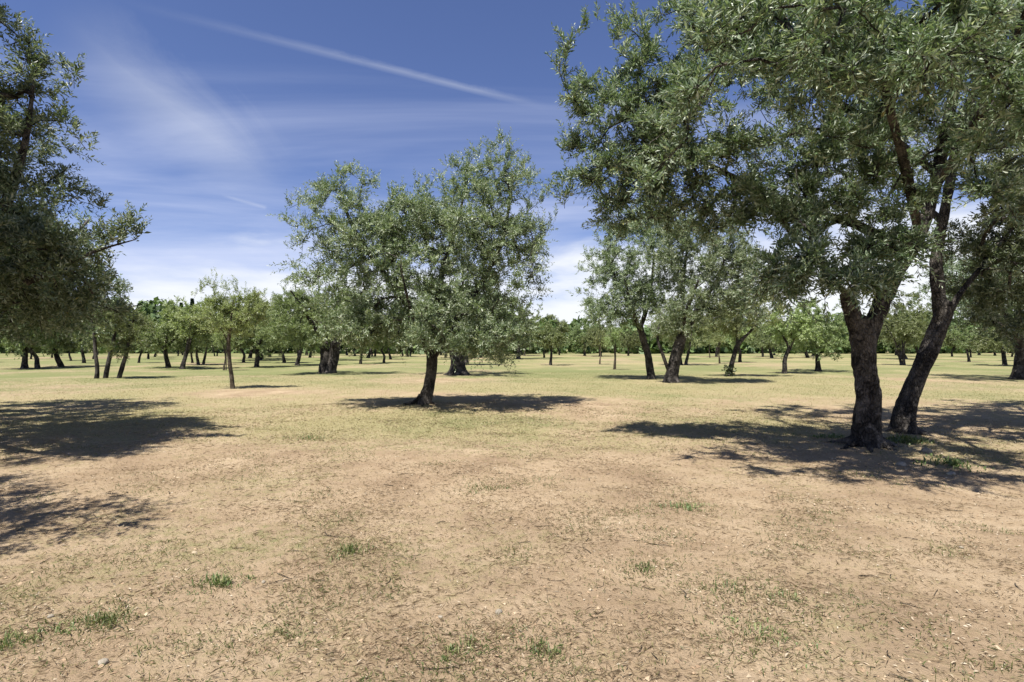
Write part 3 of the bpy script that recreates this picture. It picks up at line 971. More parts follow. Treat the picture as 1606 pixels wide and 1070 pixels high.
# ------------------------------------------------------------------ generic olive trees
def olive(seed, H=5.4, W=6.0, r=0.22, fork=1.5, stems=1, lean=(0.0, 0.0), tips=330, shoots=5, per=14, ll=.10, lw=.032, mat=None, bark=None,
          bottom=1.5, nl=8, gap=.41, spr=8, upright=0.0, sides=14, flare=.4, stem_gap=.35, shoot_len=(.28, .6)):
    rng = np.random.default_rng(seed)
    limbs, lobes = [], []
    lx, ly = lean
    bases = []
    for k in range(stems):
        a = rng.uniform(0, 6.28) + k * 6.28 / stems
        o = stem_gap * (np.array([math.cos(a), 0.5 * math.sin(a)]) if stems > 1 else np.zeros(2))
        rr = r * (1.0 if stems == 1 else rng.uniform(.7, 1.0))
        le = np.array([lx, ly]) + (o * rng.uniform(.5, 1.2) if stems > 1 else 0)
        w = rng.normal(0, .05, 2) * (1 + fork * .3)
        limbs.append([(o[0], o[1], -.2, rr * 1.15), (o[0] + le[0] * .12, o[1] + le[1] * .12, .25, rr), (o[0] + le[0] * .5 + w[0], o[1] + le[1] * .5 + w[1], fork * .55, rr * .88),
                      (o[0] + le[0], o[1] + le[1], fork, rr * .85)])
        bases.append((o[0] + le[0], o[1] + le[1], fork, rr * .85))
    nf = 3 if stems == 1 else 2
    cx, cy = lx * 1.4, ly * 1.4
    for b in bases:
        a0 = rng.uniform(0, 6.28)
        for q in range(nf):
            a = a0 + q * 6.28 / nf + rng.uniform(-.4, .4)
            ex, ey = cx + math.cos(a) * W * .28, cy + math.sin(a) * W * .28
            top = fork + (H - fork) * rng.uniform(.55, .8)
            limbs.append([(b[0], b[1], b[2] - .12, b[3] * .7), (b[0] * .8 + ex * .2, b[1] * .8 + ey * .2, b[2] + (top - b[2]) * .25, b[3] * .55),
                          (b[0] * .35 + ex * .65, b[1] * .35 + ey * .65, b[2] + (top - b[2]) * .65, b[3] * .32), (ex, ey, top, b[3] * .12)])
    ch = H - bottom
    for k in range(nl):
        a = k * 2.4 + rng.uniform(-.4, .4)
        d = W * rng.uniform(.16, .31)
        zz = bottom + ch * rng.uniform(.22, .74)
        lobes.append((cx + math.cos(a) * d, cy + math.sin(a) * d, zz, W * rng.uniform(.15, .24), W * rng.uniform(.15, .24), min(ch * rng.uniform(.18, .27), zz - bottom + .1)))
    lobes.append((cx, cy, bottom + ch * .5, W * .3, W * .3, ch * .36))
    sp = []
    for k in range(spr):
        a = rng.uniform(0, 6.28)
        d = W * rng.uniform(.03, .36)
        sp.append((cx + math.cos(a) * d, cy + math.sin(a) * d, H * (1.0 - .35 * (d / (W * .5)) ** 2) * rng.uniform(.95, 1.08)))
    return grow(seed, limbs, lobes, tips, shoots, per, ll, lw, False, sides, .10, mat or M_FAR, bark, shoot_len, .2, .45 + upright, gap, 5.0 / W, sp, flare, .15)


def tree_at(x, y, meshes, label, group=None, rz=0.0, scale=1.0, name='olive_tree'):
    return place_tree(meshes, name, ground_at(x, y), label, group, rz, scale)


# trees of the middle distance, each built for itself
def middle_distance():
    # pair of trunks left of the big tree
    s = Site(970, 583, .85)
    limbs = [[s.p(972, 588, .23), s.p(971, 570, .20), s.p(968, 550, .19), s.p(962, 530, .18), s.p(958, 515, .16)],
             [s.p(962, 530, .14), s.p(945, 490, .11), s.p(925, 450, .06), s.p(915, 420, .02)],
             [s.p(959, 518, .13), s.p(970, 480, .10, .3), s.p(975, 430, .05, .4), s.p(970, 395, .02, .4)],
             [s.p(960, 522, .10), s.p(950, 500, .09, -.8), s.p(940, 460, .05, -1.6)]]
    L = s.lobe
    lobes = [L(925, 460, 42, 55, 0, 2.0), L(960, 430, 48, 50, 0, 2.2), L(915, 500, 38, 28, 0, 1.6), L(965, 485, 48, 38, -.4, 2.0), L(930, 415, 30, 28, 0, 1.2), L(965, 395, 42, 30, 0, 1.5, 1.3)]
    spr = [s.s(885, 445), s.s(893, 425), s.s(915, 385), s.s(940, 378), s.s(880, 480)]
    m = grow(301, limbs, lobes, 570, 6, 15, .125, .045, False, 20, .07, M_SILVER, sprouts=spr, gap=.38, gap_scale=.9, shoot_len=(.28, .6), flare=.4)
    place_tree(m, 'olive_tree', s.b, 'olive tree with slim dark trunk, left one of the pair beyond the large tree')
    s = Site(999, 587, .85)
    limbs = [[s.p(997, 593, .36), s.p(998, 575, .30), s.p(1002, 555, .28), s.p(1008, 535, .26), s.p(1014, 520, .22)],
             [s.p(1008, 538, .16), s.p(1030, 495, .13), s.p(1055, 455, .08), s.p(1065, 420, .03)],
             [s.p(1012, 525, .15), s.p(1010, 480, .11, .4), s.p(1015, 430, .06, .4), s.p(1020, 395, .02, .4)],
             [s.p(994, 572, .10), s.p(986, 550, .08, -.1), s.p(980, 530, .06, -.1), s.p(985, 500, .03)],
             [s.p(1010, 530, .10), s.p(1015, 500, .09, -.8), s.p(1030, 460, .05, -1.6)]]
    L = s.lobe
    lobes = [L(1050, 450, 45, 50, 0, 2.0), L(1010, 430, 45, 42, .2, 2.2), L(1075, 495, 36, 30, 0, 1.6), L(1025, 495, 45, 36, -.5, 2.0), L(1085, 455, 25, 32, 0, 1.3, .7), L(1000, 515, 30, 18, -.6, 1.0, 1.3), L(1035, 405, 45, 30, 0, 1.6, 1.3), L(1085, 430, 25, 28, 0, 1.2, 1.3)]
    spr = [s.s(1010, 382), s.s(1040, 385), s.s(1060, 395), s.s(1090, 420)]
    m = grow(302, limbs, lobes, 590, 6, 15, .125, .045, False, 22, .07, M_SILVER, sprouts=spr, gap=.38, gap_scale=.9, shoot_len=(.28, .6), flare=.6)
    place_tree(m, 'olive_tree', s.b, 'olive tree with thick forked trunk and thin side stem, right one of the pair')
    # behind the middle tree
    tree_at(735, 577, olive(310, 5.6, 8.2, .40, 1.9, tips=420, ll=.14, lw=.05, flare=.9, bottom=1.6, sides=20), 'stout olive tree with widely flared trunk foot directly behind the middle tree')
    tree_at(572, 576, olive(311, 5.3, 7.0, .30, 1.7, stems=3, tips=450, ll=.14, lw=.05, bottom=1.3, stem_gap=.42, flare=.5), 'olive tree with a clump of three thick stems left behind the middle tree')
    # young tree on the left
    s = Site(459, 595, .72)
    limbs = [[s.p(460, 599, .115), s.p(458, 580, .098), s.p(455, 560, .09), s.p(454, 540, .085), s.p(455, 525, .075)],
             [s.p(455, 528, .05), s.p(462, 505, .04), s.p(478, 490, .028), s.p(492, 476, .01)],
             [s.p(455, 526, .05), s.p(448, 505, .04, .1), s.p(440, 488, .028, .2), s.p(436, 472, .01, .2)],
             [s.p(455, 527, .05), s.p(458, 500, .04, -.2), s.p(460, 485, .02, -.3)],
             [s.p(453, 535, .035), s.p(440, 512, .025), s.p(420, 505, .012)]]
    L = s.lobe
    lobes = [L(450, 505, 32, 22, 0, .9), L(478, 505, 30, 20, 0, .9), L(440, 488, 20, 14, .2, .6), L(478, 488, 24, 12, 0, .7), L(410, 503, 18, 10, 0, .4, .8), L(455, 522, 36, 12, 0, .8)]
    spr = [s.s(437, 460), s.s(421, 470), s.s(429, 466, .2), s.s(465, 464, .1), s.s(476, 474), s.s(462, 470), s.s(393, 503), s.s(445, 466, -.2), s.s(453, 472, .2), s.s(486, 478, .1), s.s(500, 482), s.s(412, 482)]
    m = grow(320, limbs, lobes, 230, 6, 14, .09, .029, False, 14, .07, M_PALE, M_BARKY, sprouts=spr, gap=.42, gap_scale=1.5, shoot_len=(.2, .5), flare=.1, upw=.95)
    place_tree(m, 'olive_tree', s.b, 'young pale olive tree with thin straight trunk and upright shoots, left of centre')
    # three thin leaning stems on the left
    s = Site(306, 582, .78)
    limbs = [[s.p(292, 586, .14), s.p(293, 570, .11), s.p(291, 550, .10), s.p(290, 535, .09), s.p(288, 520, .07), s.p(285, 500, .03)],
             [s.p(302, 586, .14), s.p(306, 565, .125), s.p(312, 540, .11), s.p(316, 515, .08), s.p(320, 490, .05), s.p(322, 470, .02)],
             [s.p(318, 585, .14), s.p(324, 565, .12), s.p(330, 545, .10), s.p(334, 525, .07), s.p(340, 500, .03)]]
    L = s.lobe
    lobes = [L(292, 525, 22, 22, 0, 1.3), L(320, 515, 26, 24, 0, 1.4), L(340, 525, 18, 22, 0, 1.0), L(328, 545, 14, 10, 0, .6, 1.4), L(300, 500, 20, 14, 0, .9)]
    spr = [s.s(318, 462), s.s(326, 468), s.s(310, 475), s.s(334, 476)]
    m = grow(321, limbs, lobes, 240, 5, 14, .12, .04, False, 12, .08, M_FAR, sprouts=spr, gap=.42, gap_scale=.9, flare=.2, shoot_len=(.2, .45))
    place_tree(m, 'olive_tree', s.b, 'sparse olive tree with three separate thin leaning stems on the left')
    # curved young tree right of the pair
    s = Site(1069, 579)
    limbs = [[s.p(1066, 583, .20), s.p(1069, 570, .13), s.p(1073, 555, .115), s.p(1078, 540, .11), s.p(1088, 528, .09)],
             [s.p(1085, 532, .07), s.p(1100, 515, .055), s.p(1110, 495, .03), s.p(1112, 478, .01)],
             [s.p(1078, 540, .07), s.p(1076, 518, .055), s.p(1070, 495, .03), s.p(1070, 475, .01)]]
    L = s.lobe
    lobes = [L(1075, 500, 36, 28, 0, 1.6), L(1105, 500, 30, 28, 0, 1.5), L(1090, 475, 30, 20, .2, 1.3), L(1050, 515, 22, 18, 0, 1.0)]
    m = grow(322, limbs, lobes, 300, 5, 14, .125, .045, False, 14, .07, M_PALE, sprouts=[s.s(1110, 450), s.s(1075, 455), s.s(1095, 445)], gap=.38, gap_scale=.9, shoot_len=(.28, .6), flare=.5)
    e = place_tree(m, 'olive_tree', s.b, 'olive tree with thin curved trunk and ivy at its foot, right of the pair')
    rng = np.random.default_rng(9)
    iv = obj('ivy', leaves_mesh('ivy', rng, np.stack([rng.normal(-.08, .13, 70), rng.normal(-.1, .13, 70), rng.uniform(0, .5, 70)], 1), nrm(rng.normal(size=(70, 3)) + (0, 0, .8)), np.full(70, .10), M_IVY, 8, .09, .06, .2, False), e)
    iv['kind'] = 'stuff'
    # large tree at the right edge
    tree_at(1428, 583, olive(330, 6.8, 11.5, .36, 1.5, tips=760, shoots=5, ll=.15, lw=.055, flare=.5, bottom=.75, mat=M_OLIVE, sides=20, nl=14, gap=.36), 'broad dark olive tree with flared trunk behind the crooked trunk at the right edge')


middle_distance()

# ------------------------------------------------------------------ the orchard behind: a few kinds, copied
KINDS = {
    'm0': olive(401, 5.2, 6.6, .18, 1.6, tips=250, shoots=5, per=12, ll=.20, lw=.085, bottom=.6),
    'm1': olive(402, 4.8, 6.0, .145, 1.5, lean=(.5, .1), tips=230, shoots=5, per=12, ll=.20, lw=.085, bottom=.6),
    'm2': olive(403, 5.5, 6.4, .125, 1.7, stems=2, tips=250, shoots=5, per=12, ll=.20, lw=.085, bottom=.6, stem_gap=.5),
    'm3': olive(404, 5.0, 7.2, .19, 1.5, lean=(-.4, .2), tips=250, shoots=5, per=12, ll=.20, lw=.085, bottom=.6),
    's0': olive(411, 4.2, 4.2, .13, 1.5, lean=(.35, 0), tips=150, shoots=5, per=12, ll=.17, lw=.07, bottom=1.1, mat=M_PALE, sides=10),
    's1': olive(412, 3.9, 4.0, .12, 1.4, lean=(-.25, .1), tips=150, shoots=5, per=12, ll=.17, lw=.07, bottom=1.1, mat=M_FAR, sides=10),
    'y0': olive(421, 3.0, 1.9, .055, 1.5, tips=70, shoots=4, per=12, ll=.11, lw=.035, mat=M_PALE, bark=M_BARKY, sides=8, bottom=1.35, nl=5, spr=5),
    'y1': olive(422, 2.7, 1.6, .05, 1.3, tips=60, shoots=4, per=12, ll=.11, lw=.035, mat=M_PALE, bark=M_BARKY, sides=8, bottom=1.2, nl=5, spr=5),
}


def stake_mesh():
    tb = Tubes()
    tb.add([(0, 0, -.1), (.01, 0, .6), (0, 0, 1.25), (.005, 0, 1.75)], [.035, .034, .032, .03], 7, True, .05)
    return tb.mesh('support_stake', M_STAKE)


STAKE = stake_mesh()
G_FAR = 'olive trees standing in the far rows'
NAMED = [  # photo x, y of the foot, kind, scale, label
    (204, 569, 'm0', 1.0, 'dark olive tree in the shade below the left edge tree, leftmost trunk of two'),
    (221, 569, 'm1', .95, 'dark olive tree with thin trunk, second from the left edge of the grove'),
    (249, 567, 'm3', .95, 'olive tree with short stout trunk left of the three leaning stems'),
    (277, 562, 's1', 1.15, 'small olive tree just left behind the three leaning stems'),
    (380.5, 568, 'm3', .85, 'olive tree with straight dark trunk, left one of two between three stems and young tree'),
    (397.5, 569, 's0', 1.15, 'olive tree with slim leaning trunk, right one of two between three stems and young tree'),
    (473, 561.5, 'm1', .9, 'distant olive tree close right of the young pale tree'),
    (488.5, 567, 'm0', .9, 'olive tree with thick short trunk right of the young pale tree'),
    (522.5, 562, 's1', 1.2, 'small distant olive tree left of the clump of three thick stems'),
    (645, 561.5, 'm1', .8, 'dark leaning olive tree seen under the middle tree, left of its trunk'),
    (616, 563, 's1', 1.0, 'small thin distant olive tree under the left half of the middle crown'),
    (848.8, 564.6, 's1', .98, 'small olive tree with dark trunk in the gap right of the middle tree'),
    (944, 553, 'm0', .85, 'far olive tree beyond the staked saplings, left of the pair'),
    (1010, 564.5, 'm2', 1.0, 'olive tree right behind the thick forked trunk of the pair'),
    (1135, 575, 's0', 1.0, 'olive tree with thin kinked trunk, left one of two before the large old tree'),
    (1176.6, 572, 'm0', .82, 'olive tree with straight dark trunk, right one of two before the large old tree'),
    (1120, 556, 'm3', 1.0, 'far olive tree with thick leaning trunk, above the kinked thin trunk'),
    (1282, 557, 'm3', 1.5, 'far olive tree seen between the two big trunks'),
    (1094, 549, 'm0', .9, 'very small far olive tree right of the curved thin trunk'),
]
rngk = np.random.default_rng(77)
taken = []
for (x, y, k, sc_, lab) in NAMED:
    e = tree_at(x, y, KINDS[k], lab, 'olive trees in the middle rows', rngk.uniform(0, 6.28) if k not in ('s0',) else 0.2, sc_)
    taken.append(e.location[:2])
for (x, y, k, sc_, lab) in [
        (926.7, 571, 'y0', 1.0, 'staked young olive sapling, nearer one of two in the gap left of the pair'),
        (909, 563.5, 'y1', 1.1, 'staked young olive sapling, farther one of two in the gap left of the pair'),
        (448.6, 571, 'y0', 1.0, 'thin pale sapling with stake just left of the young tree trunk'),
        (1056, 563, 'y1', 1.2, 'thin staked sapling between the pair and the curved trunk'),
        (1044, 555.5, 'y0', 1.2, 'tiny far sapling left of the curved thin trunk')]:
    e = tree_at(x, y, KINDS[k], lab, 'young saplings', rngk.uniform(0, 6.28), sc_)
    obj('support_stake', STAKE, e, (.10, -.06, 0))
    taken.append(e.location[:2])
# tiny bush shoot in the gap
FAR_MED = ['m0', 'm1', 'm2', 'm3', 'm1', 's0', 's1']
far_pts = []
for row in range(8):
    Y = 47 + row * 7.6
    half = 0.95 * Y + 4
    nx = int(2 * half / 7.4)
    for q in range(nx + 1):
        X = -half + q * 7.4 + (3.7 if row % 2 else 0)
        far_pts.append((X + rngk.normal(0, .9), Y + rngk.normal(0, .9)))
for q, (X, Y) in enumerate(far_pts):
    px = CX + X / Y * FPX
    if rngk.uniform() < .46:
        continue
    if 850 < px < 1000 and Y < 85:                  # open glade in the gap of the photograph
        continue
    if 1020 < px < 1230 and Y < 70 and rngk.uniform() < .7:
        continue
    if any((X - a) ** 2 + (Y - b) ** 2 < 16 for a, b in taken):
        continue
    k = FAR_MED[int(rngk.integers(len(FAR_MED)))]
    big = rngk.uniform(.62, .88) if px < 440 else rngk.uniform(1.0, 1.42) if px < 840 else rngk.uniform(.75, 1.15)
    where = ('left behind the dark edge tree' if px < 300 else 'left of the young tree' if px < 440 else 'right of the young tree' if px < 560 else
             'behind the middle tree' if px < 830 else 'behind the pair' if px < 1060 else 'left behind the large trunks' if px < 1240 else 'right behind the large trunks')
    look = {'m0': 'straight', 'm1': 'leaning', 'm2': 'two-stemmed', 'm3': 'broad', 's0': 'small pale', 's1': 'small'}[k]
    place_tree(KINDS[k], 'olive_tree', (X, Y, float(gh(X, Y)[0])), '%s %s olive tree in the %s far rows %s' % (look, 'spreading' if big > 1.0 else 'rounded' if big > .8 else 'compact', 'front' if Y < 58 else 'middle' if Y < 78 else 'rearmost', where), G_FAR, rngk.uniform(0, 6.28), big)

# a second tree beyond the left edge, whose shadow falls into the foreground
place_tree(olive(350, 5.4, 5.6, .22, 1.7, tips=480, shoots=6, per=14, ll=.095, lw=.034, mat=M_OLIVE, bottom=1.7, sides=16), 'olive_tree', (-6.7, 3.35, float(gh(-6.7, 3.35)[0])),
           'olive tree nearest to the viewer at the far left, casting the foreground shadow')

place_tree(olive(351, 5.8, 8.0, .24, 1.6, tips=520, shoots=6, per=15, ll=.115, lw=.042, mat=M_OLIVE, bottom=1.3, sides=16, nl=11, gap=.37), 'olive_tree', ground_at(143, 627),
           'olive tree close behind the dense dark tree at the left edge')

# ------------------------------------------------------------------ woodland behind the grove
def far_wood():
    rng = np.random.default_rng(5)
    P, S = [], []
    for k in range(520):
        X = rng.uniform(-175, 175)
        Y = 116 + rng.uniform(0, 34) + 0.0004 * X * X
        px = CX + X / Y * FPX
        top = 8.2 + 4.6 * ss(np.array([600 - px]), 0, 220)[0] + 2.0 * ss(np.array([px - 1050]), 0, 300)[0]
        h = top * rng.uniform(.62, 1.0)
        rr = rng.uniform(1.6, 3.4)
        m = 130
        v = nrm(rng.normal(size=(m, 3)))
        c = np.array([X, Y, h - rr])
        p = c + v * np.array([rr, rr, rr]) * rng.uniform(.75, 1.05, (m, 1))
        low = rng.uniform(size=m) < .45
        p[low, 2] = rng.uniform(0.1, max(h - rr, 1), low.sum())
        p[:, 2] = np.maximum(p[:, 2], .15)
        P.append(p); S.append(v)
    P = np.concatenate(P); S = np.concatenate(S)
    n = len(P)
    a = nrm(np.cross(S, rng.normal(size=(n, 3))))
    nv = nrm(S + rng.normal(0, .6, (n, 3)))
    a = nrm(np.cross(nv, a))
    b = np.cross(nv, a)
    sz = rng.uniform(.4, .95, (n, 1))
    V = np.stack([P - a * sz, P - b * sz * .7, P + a * sz, P + b * sz * .7], 1).reshape(-1, 3)
    i = np.arange(n)[:, None] * 4
    F = (i + [0, 1, 2, 3])
    me = mesh_from('woodland', V, F, M_WOODLEAF, False, {'rnd': np.repeat(rng.uniform(size=n), 4)})
    tag(obj('woodland', me), 'dense dark green wood closing off the grove behind', 'wood', kind='stuff')


def conifer(seed, H, W):
    rng = np.random.default_rng(seed)
    tb = Tubes()
    tb.add([(0, 0, -.2), (.02, 0, H * .4), (0, .02, H * .98)], [H * .018, H * .013, .03], 7, False)
    n = 3000
    t = rng.uniform(.12, 1, n) ** .8
    ang = rng.uniform(0, 6.28, n)
    lay = .75 + .25 * np.sin(t * 46 + ang * 1.0)
    rad = W * .5 * (1 - t) ** 1.0 * lay * rng.uniform(.35, 1, n) + .05
    P = np.stack([np.cos(ang) * rad, np.sin(ang) * rad, H * t - rad * .25], 1)
    D = np.stack([np.cos(ang), np.sin(ang), rng.normal(-.1, .25, n)], 1)
    D = nrm(D)
    for k in range(16):
        f = .2 + .05 * k
        a = rng.uniform(0, 6.28)
        tb.add([(0, 0, H * f), (math.cos(a) * W * .4 * (1 - f), math.sin(a) * W * .4 * (1 - f), H * f - .2)], [.06, .02], 4, False)
    cr = leaves_mesh('crown', rng, P, D, .05 + .5 * (1 - t), M_PINE, 4, .42, .2, .2, False)
    return [tb.mesh('trunk', M_BARK), cr]


far_wood()
CON = [conifer(61, 14.0, 4.6), conifer(62, 13.0, 6.0)]
for q, (x, ytop, D, k, lab) in enumerate([
        (322, 486, 128, 1, 'dark round-topped conifer on the wood edge above the three leaning stems'),
        (363, 487, 130, 1, 'dark conifer on the wood skyline right of the three leaning stems'),
        (396, 488, 133, 0, 'smaller pointed conifer on the wood skyline left of the young tree'),
        (409.6, 483, 130, 0, 'taller pointed conifer on the wood skyline left of the young tree'),
        (424, 490, 134, 1, 'dark conifer on the skyline partly behind the young pale tree'),
        (470, 493, 134, 1, 'dark conifer on the skyline right behind the young pale tree'),
        (345, 489, 136, 1, 'broad dark conifer on the skyline between two other conifers at left')]):
    top = at(x, ytop, D)
    sc_ = top[2] / (14.0 if k == 0 else 13.0)
    e = empty('conifer', (top[0], D, 0), lab, 'conifer', 'conifers on the wood edge', q * 1.3, sc_)
    obj('trunk', CON[k][0], e)
    obj('crown', CON[k][1], e)['kind'] = 'stuff'

# ------------------------------------------------------------------ ground cover
def blades(name, n, seed, mat, r0, r1, length, width, tilt, accept, power=1.0, half=64, rnd_fn=None, lift=0.0):
    """Scatter thin blades round the clearing, thinning out with distance. tilt: (mean, sd) radians from the ground."""
    rng = np.random.default_rng(seed)
    X, Y = [], []
    tot = 0
    while tot < n:
        m = n
        u = rng.uniform(0, 1, m)
        r = (r0 ** power + u * (r1 ** power - r0 ** power)) ** (1 / power)
        a = np.radians(rng.uniform(-half, half, m))
        x, y = r * np.sin(a), r * np.cos(a)
        k = rng.uniform(0, 1, m) < accept(x, y)
        X.append(x[k]); Y.append(y[k])
        tot += int(k.sum())
    x, y = np.concatenate(X)[:n], np.concatenate(Y)[:n]
    z = gh(x, y)
    r = np.hypot(x, y)
    az = rng.uniform(0, 2 * np.pi, n)
    tl = np.clip(np.abs(rng.normal(tilt[0], tilt[1], n)), 0.02, 1.5)
    d = np.stack([np.cos(az) * np.cos(tl), np.sin(az) * np.cos(tl), np.sin(tl)], 1)
    grow_ = np.sqrt(np.clip(r / 5.0, 1, 5))[:, None]
    L = (length[0] + (length[1] - length[0]) * rng.beta(1.1, 2.2, (n, 1))) * np.where(grow_ > 1.4, 1.2, 1.0)
    W = rng.uniform(*width, (n, 1)) * grow_
    sidev = nrm(np.cross(d, np.array([0, 0, 1.0]) + rng.normal(0, .35, (n, 3))))
    P = np.stack([x, y, z + lift + rng.uniform(0.001, .008, n)], 1)
    mid = P + d * L * .5 + np.array([0, 0, 1.0]) * L * .10
    tip = P + d * L
    V = np.stack([P, mid + sidev * W * .5, tip, mid - sidev * W * .5], 1).reshape(-1, 3)
    i = np.arange(n)[:, None] * 4
    F = np.concatenate([i + [0, 1, 2], i + [0, 2, 3]], 1).reshape(-1, 3)
    rnd = rng.beta(1.7, 1.7, n) if rnd_fn is None else rnd_fn(rng, x, y)
    return mesh_from(name, V, F, mat, False, {'rnd': np.repeat(rnd, 4)})


def clump(x, y, sc_, seed, lo=.42, hi=.62):
    return ss(fbm(xy3(x, y, sc_, seed * 1.7), 3, seed), lo, hi)


TUFT_SPOTS = [(605, 795), (440, 828), (305, 874), (250, 888), (188, 898), (1012, 744), (964, 820), (1070, 850), (1110, 905), (740, 918), (835, 915), (520, 890), (900, 760), (1240, 880)]


def ground_cover():
    m = blades('dry_clippings', 110000, 1, M_STRAW, 1.7, 16, (.012, .085), (.0016, .0046), (.0, .16), lambda x, y: .22 + .78 * clump(x, y, .6, 3, .38, .70), .55)
    tag(obj('dry_clippings', m), 'pale dry straw and mown clippings strewn over the soil', 'straw', kind='stuff')
    m = blades('leaf_litter', 20000, 2, M_LITTER, 1.7, 15, (.02, .045), (.005, .010), (.08, .28), lambda x, y: .10 + .90 * clump(x, y, .45, 8, .42, .72) * (.5 + .5 * clump(x, y, 2.2, 5)) + .9 * np.exp(-((x - 6.0) / 2.4) ** 2 - ((y - 9.2) / 2.2) ** 2), .6)
    tag(obj('leaf_litter', m), 'brown and grey fallen olive leaves scattered on the soil', 'leaves', kind='stuff')

    def turf_rnd(rng, x, y):
        return np.clip(rng.beta(2, 2, len(x)) * .6 + .55 - greenness(x, y) * .75, 0, 1)
    m = blades('meadow_grass', 105000, 4, M_TURF, 2.0, 34, (.025, .065), (.0028, .0052), (.7, .45), lambda x, y: ss(cover(x, y), .18, .70) * .96 + .03, .32, rnd_fn=turf_rnd)
    tag(obj('meadow_grass', m), 'short dry yellow-green grass growing over the clearing', 'grass', kind='stuff')
    def near_tuft(x, y):
        v = clump(x, y, .55, 14, .55, .74)
        for tx, ty in TUFT_SPOTS:
            b = ground_at(tx, ty)
            v = np.maximum(v, .9 * np.exp(-((x - b[0]) ** 2 + (y - b[1]) ** 2) / .32 ** 2))
        return v
    m = blades('green_sprigs', 24000, 6, M_HERB, 1.9, 15, (.015, .06), (.003, .007), (.6, .4), near_tuft, .6)
    tag(obj('green_sprigs', m), 'fresh green weed sprigs scattered over the bare soil', 'weeds', kind='stuff')
    # soil clods
    rng = np.random.default_rng(8)
    n = 16000
    r = (1.7 ** .6 + rng.uniform(0, 1, n) * (13 ** .6 - 1.7 ** .6)) ** (1 / .6)
    a = np.radians(rng.uniform(-62, 62, n))
    x, y = r * np.sin(a), r * np.cos(a)
    k = rng.uniform(0, 1, n) < .08 + .92 * clump(x, y, .7, 21, .46, .66)
    x, y = x[k], y[k]
    n = len(x)
    z = gh(x, y)
    base = np.array([(1, 0, 0), (-1, 0, 0), (0, 1, 0), (0, -1, 0), (0, 0, 1), (0, 0, -1)], float)
    sz = (.004 + .024 * rng.beta(1.1, 5.5, n))[:, None, None]
    V = base[None] * sz * rng.uniform(.6, 1.3, (n, 6, 1)) * np.array([1, 1, .7]) + rng.normal(0, .15, (n, 6, 3)) * sz
    t = rng.uniform(0, 6.28, n)
    c, s = np.cos(t)[:, None], np.sin(t)[:, None]
    V = np.stack([V[..., 0] * c - V[..., 1] * s, V[..., 0] * s + V[..., 1] * c, V[..., 2]], -1) + np.stack([x, y, z + .002], 1)[:, None]
    f = np.array([(0, 2, 4), (2, 1, 4), (1, 3, 4), (3, 0, 4), (2, 0, 5), (1, 2, 5), (3, 1, 5), (0, 3, 5)])
    F = (np.arange(n)[:, None, None] * 6 + f[None]).reshape(-1, 3)
    tag(obj('soil_clods', mesh_from('soil_clods', V.reshape(-1, 3), F, M_CLOD, False, {'rnd': np.repeat(rng.uniform(size=n), 6)})), 'small crumbly clods of reddish soil on the ground', 'soil', kind='stuff')


ground_cover()

def prunings():
    rng = np.random.default_rng(18)
    tb = Tubes()
    for k in range(420):
        r = (2.0 ** .6 + rng.uniform() * (14 ** .6 - 2.0 ** .6)) ** (1 / .6)
        a = math.radians(rng.uniform(-60, 60))
        x, y = r * math.sin(a), r * math.cos(a)
        L = .04 + .22 * rng.beta(1.1, 3.5)
        t = rng.uniform(0, 6.28)
        d = np.array([math.cos(t), math.sin(t)])
        q = np.array([-d[1], d[0]]) * rng.normal(0, .12) * L
        pts = [np.array([x, y]) + d * L * f + q * math.sin(f * 3.1) for f in (0, .35, .7, 1.0)]
        z = gh(np.array([p[0] for p in pts]), np.array([p[1] for p in pts]))
        rr = rng.uniform(.0015, .0042)
        tb.add([(p[0], p[1], zz + rr + rng.uniform(.001, .008)) for p, zz in zip(pts, z)], [rr, rr * .9, rr * .75, rr * .4], 4, False)
    tag(obj('dry_twigs', tb.mesh('dry_twigs', M_BARKY)), 'thin dry twigs left from pruning on the soil', 'twigs', kind='stuff')


prunings()

# ------------------------------------------------------------------ single weeds, tufts and stones
def tuft(x, y, rad, n, h, label, seed, mat=None, flat=1.0, w=.006):
    rng = np.random.default_rng(seed)
    b = ground_at(x, y)
    nc = 9
    cen = rng.normal(0, .5, (nc, 2)) * rad
    cen[0] = 0
    n = int(n * .5)
    ci = rng.integers(0, nc, n)
    q = cen[ci] + rng.normal(0, 1, (n, 2)) * (rad * rng.uniform(.06, .55, nc)[ci])[:, None]
    q[:, 1] *= flat
    X, Y = b[0] + q[:, 0], b[1] + q[:, 1]
    P = np.stack([q[:, 0], q[:, 1], gh(X, Y) - b[2]], 1)
    az = rng.uniform(0, 6.28, n)
    tl = rng.uniform(.35, 1.35, n)
    d = np.stack([np.cos(az) * np.cos(tl), np.sin(az) * np.cos(tl), np.sin(tl)], 1)
    k = np.exp(-(np.hypot(q[:, 0], q[:, 1]) / rad) ** 2)[:, None]
    L = rng.uniform(.3, 1.0, (n, 1)) * h * (.35 + .65 * k)
    W = rng.uniform(.6, 1.4, (n, 1)) * w
    sv = nrm(np.cross(d, (0, 0, 1.0)))
    mid = P + d * L * .5 + np.array([0, 0, .12]) * L
    tip = P + d * L - np.array([0, 0, .1]) * L
    V = np.stack([P - sv * W * .3, mid - sv * W * .5, tip, mid + sv * W * .5, P + sv * W * .3], 1).reshape(-1, 3)
    i = np.arange(n)[:, None] * 5
    F = np.concatenate([i + [0, 1, 4], i + [1, 3, 4], i + [1, 2, 3]], 1).reshape(-1, 3)
    me = mesh_from('blades', V, F, mat or M_HERB, False, {'rnd': np.repeat(rng.beta(1.5, 1.8, n), 5)})
    e = empty('grass_tuft', b, label, 'grass tuft', 'green tufts on the bare soil')
    obj('blades', me, e)['kind'] = 'stuff'
    return e


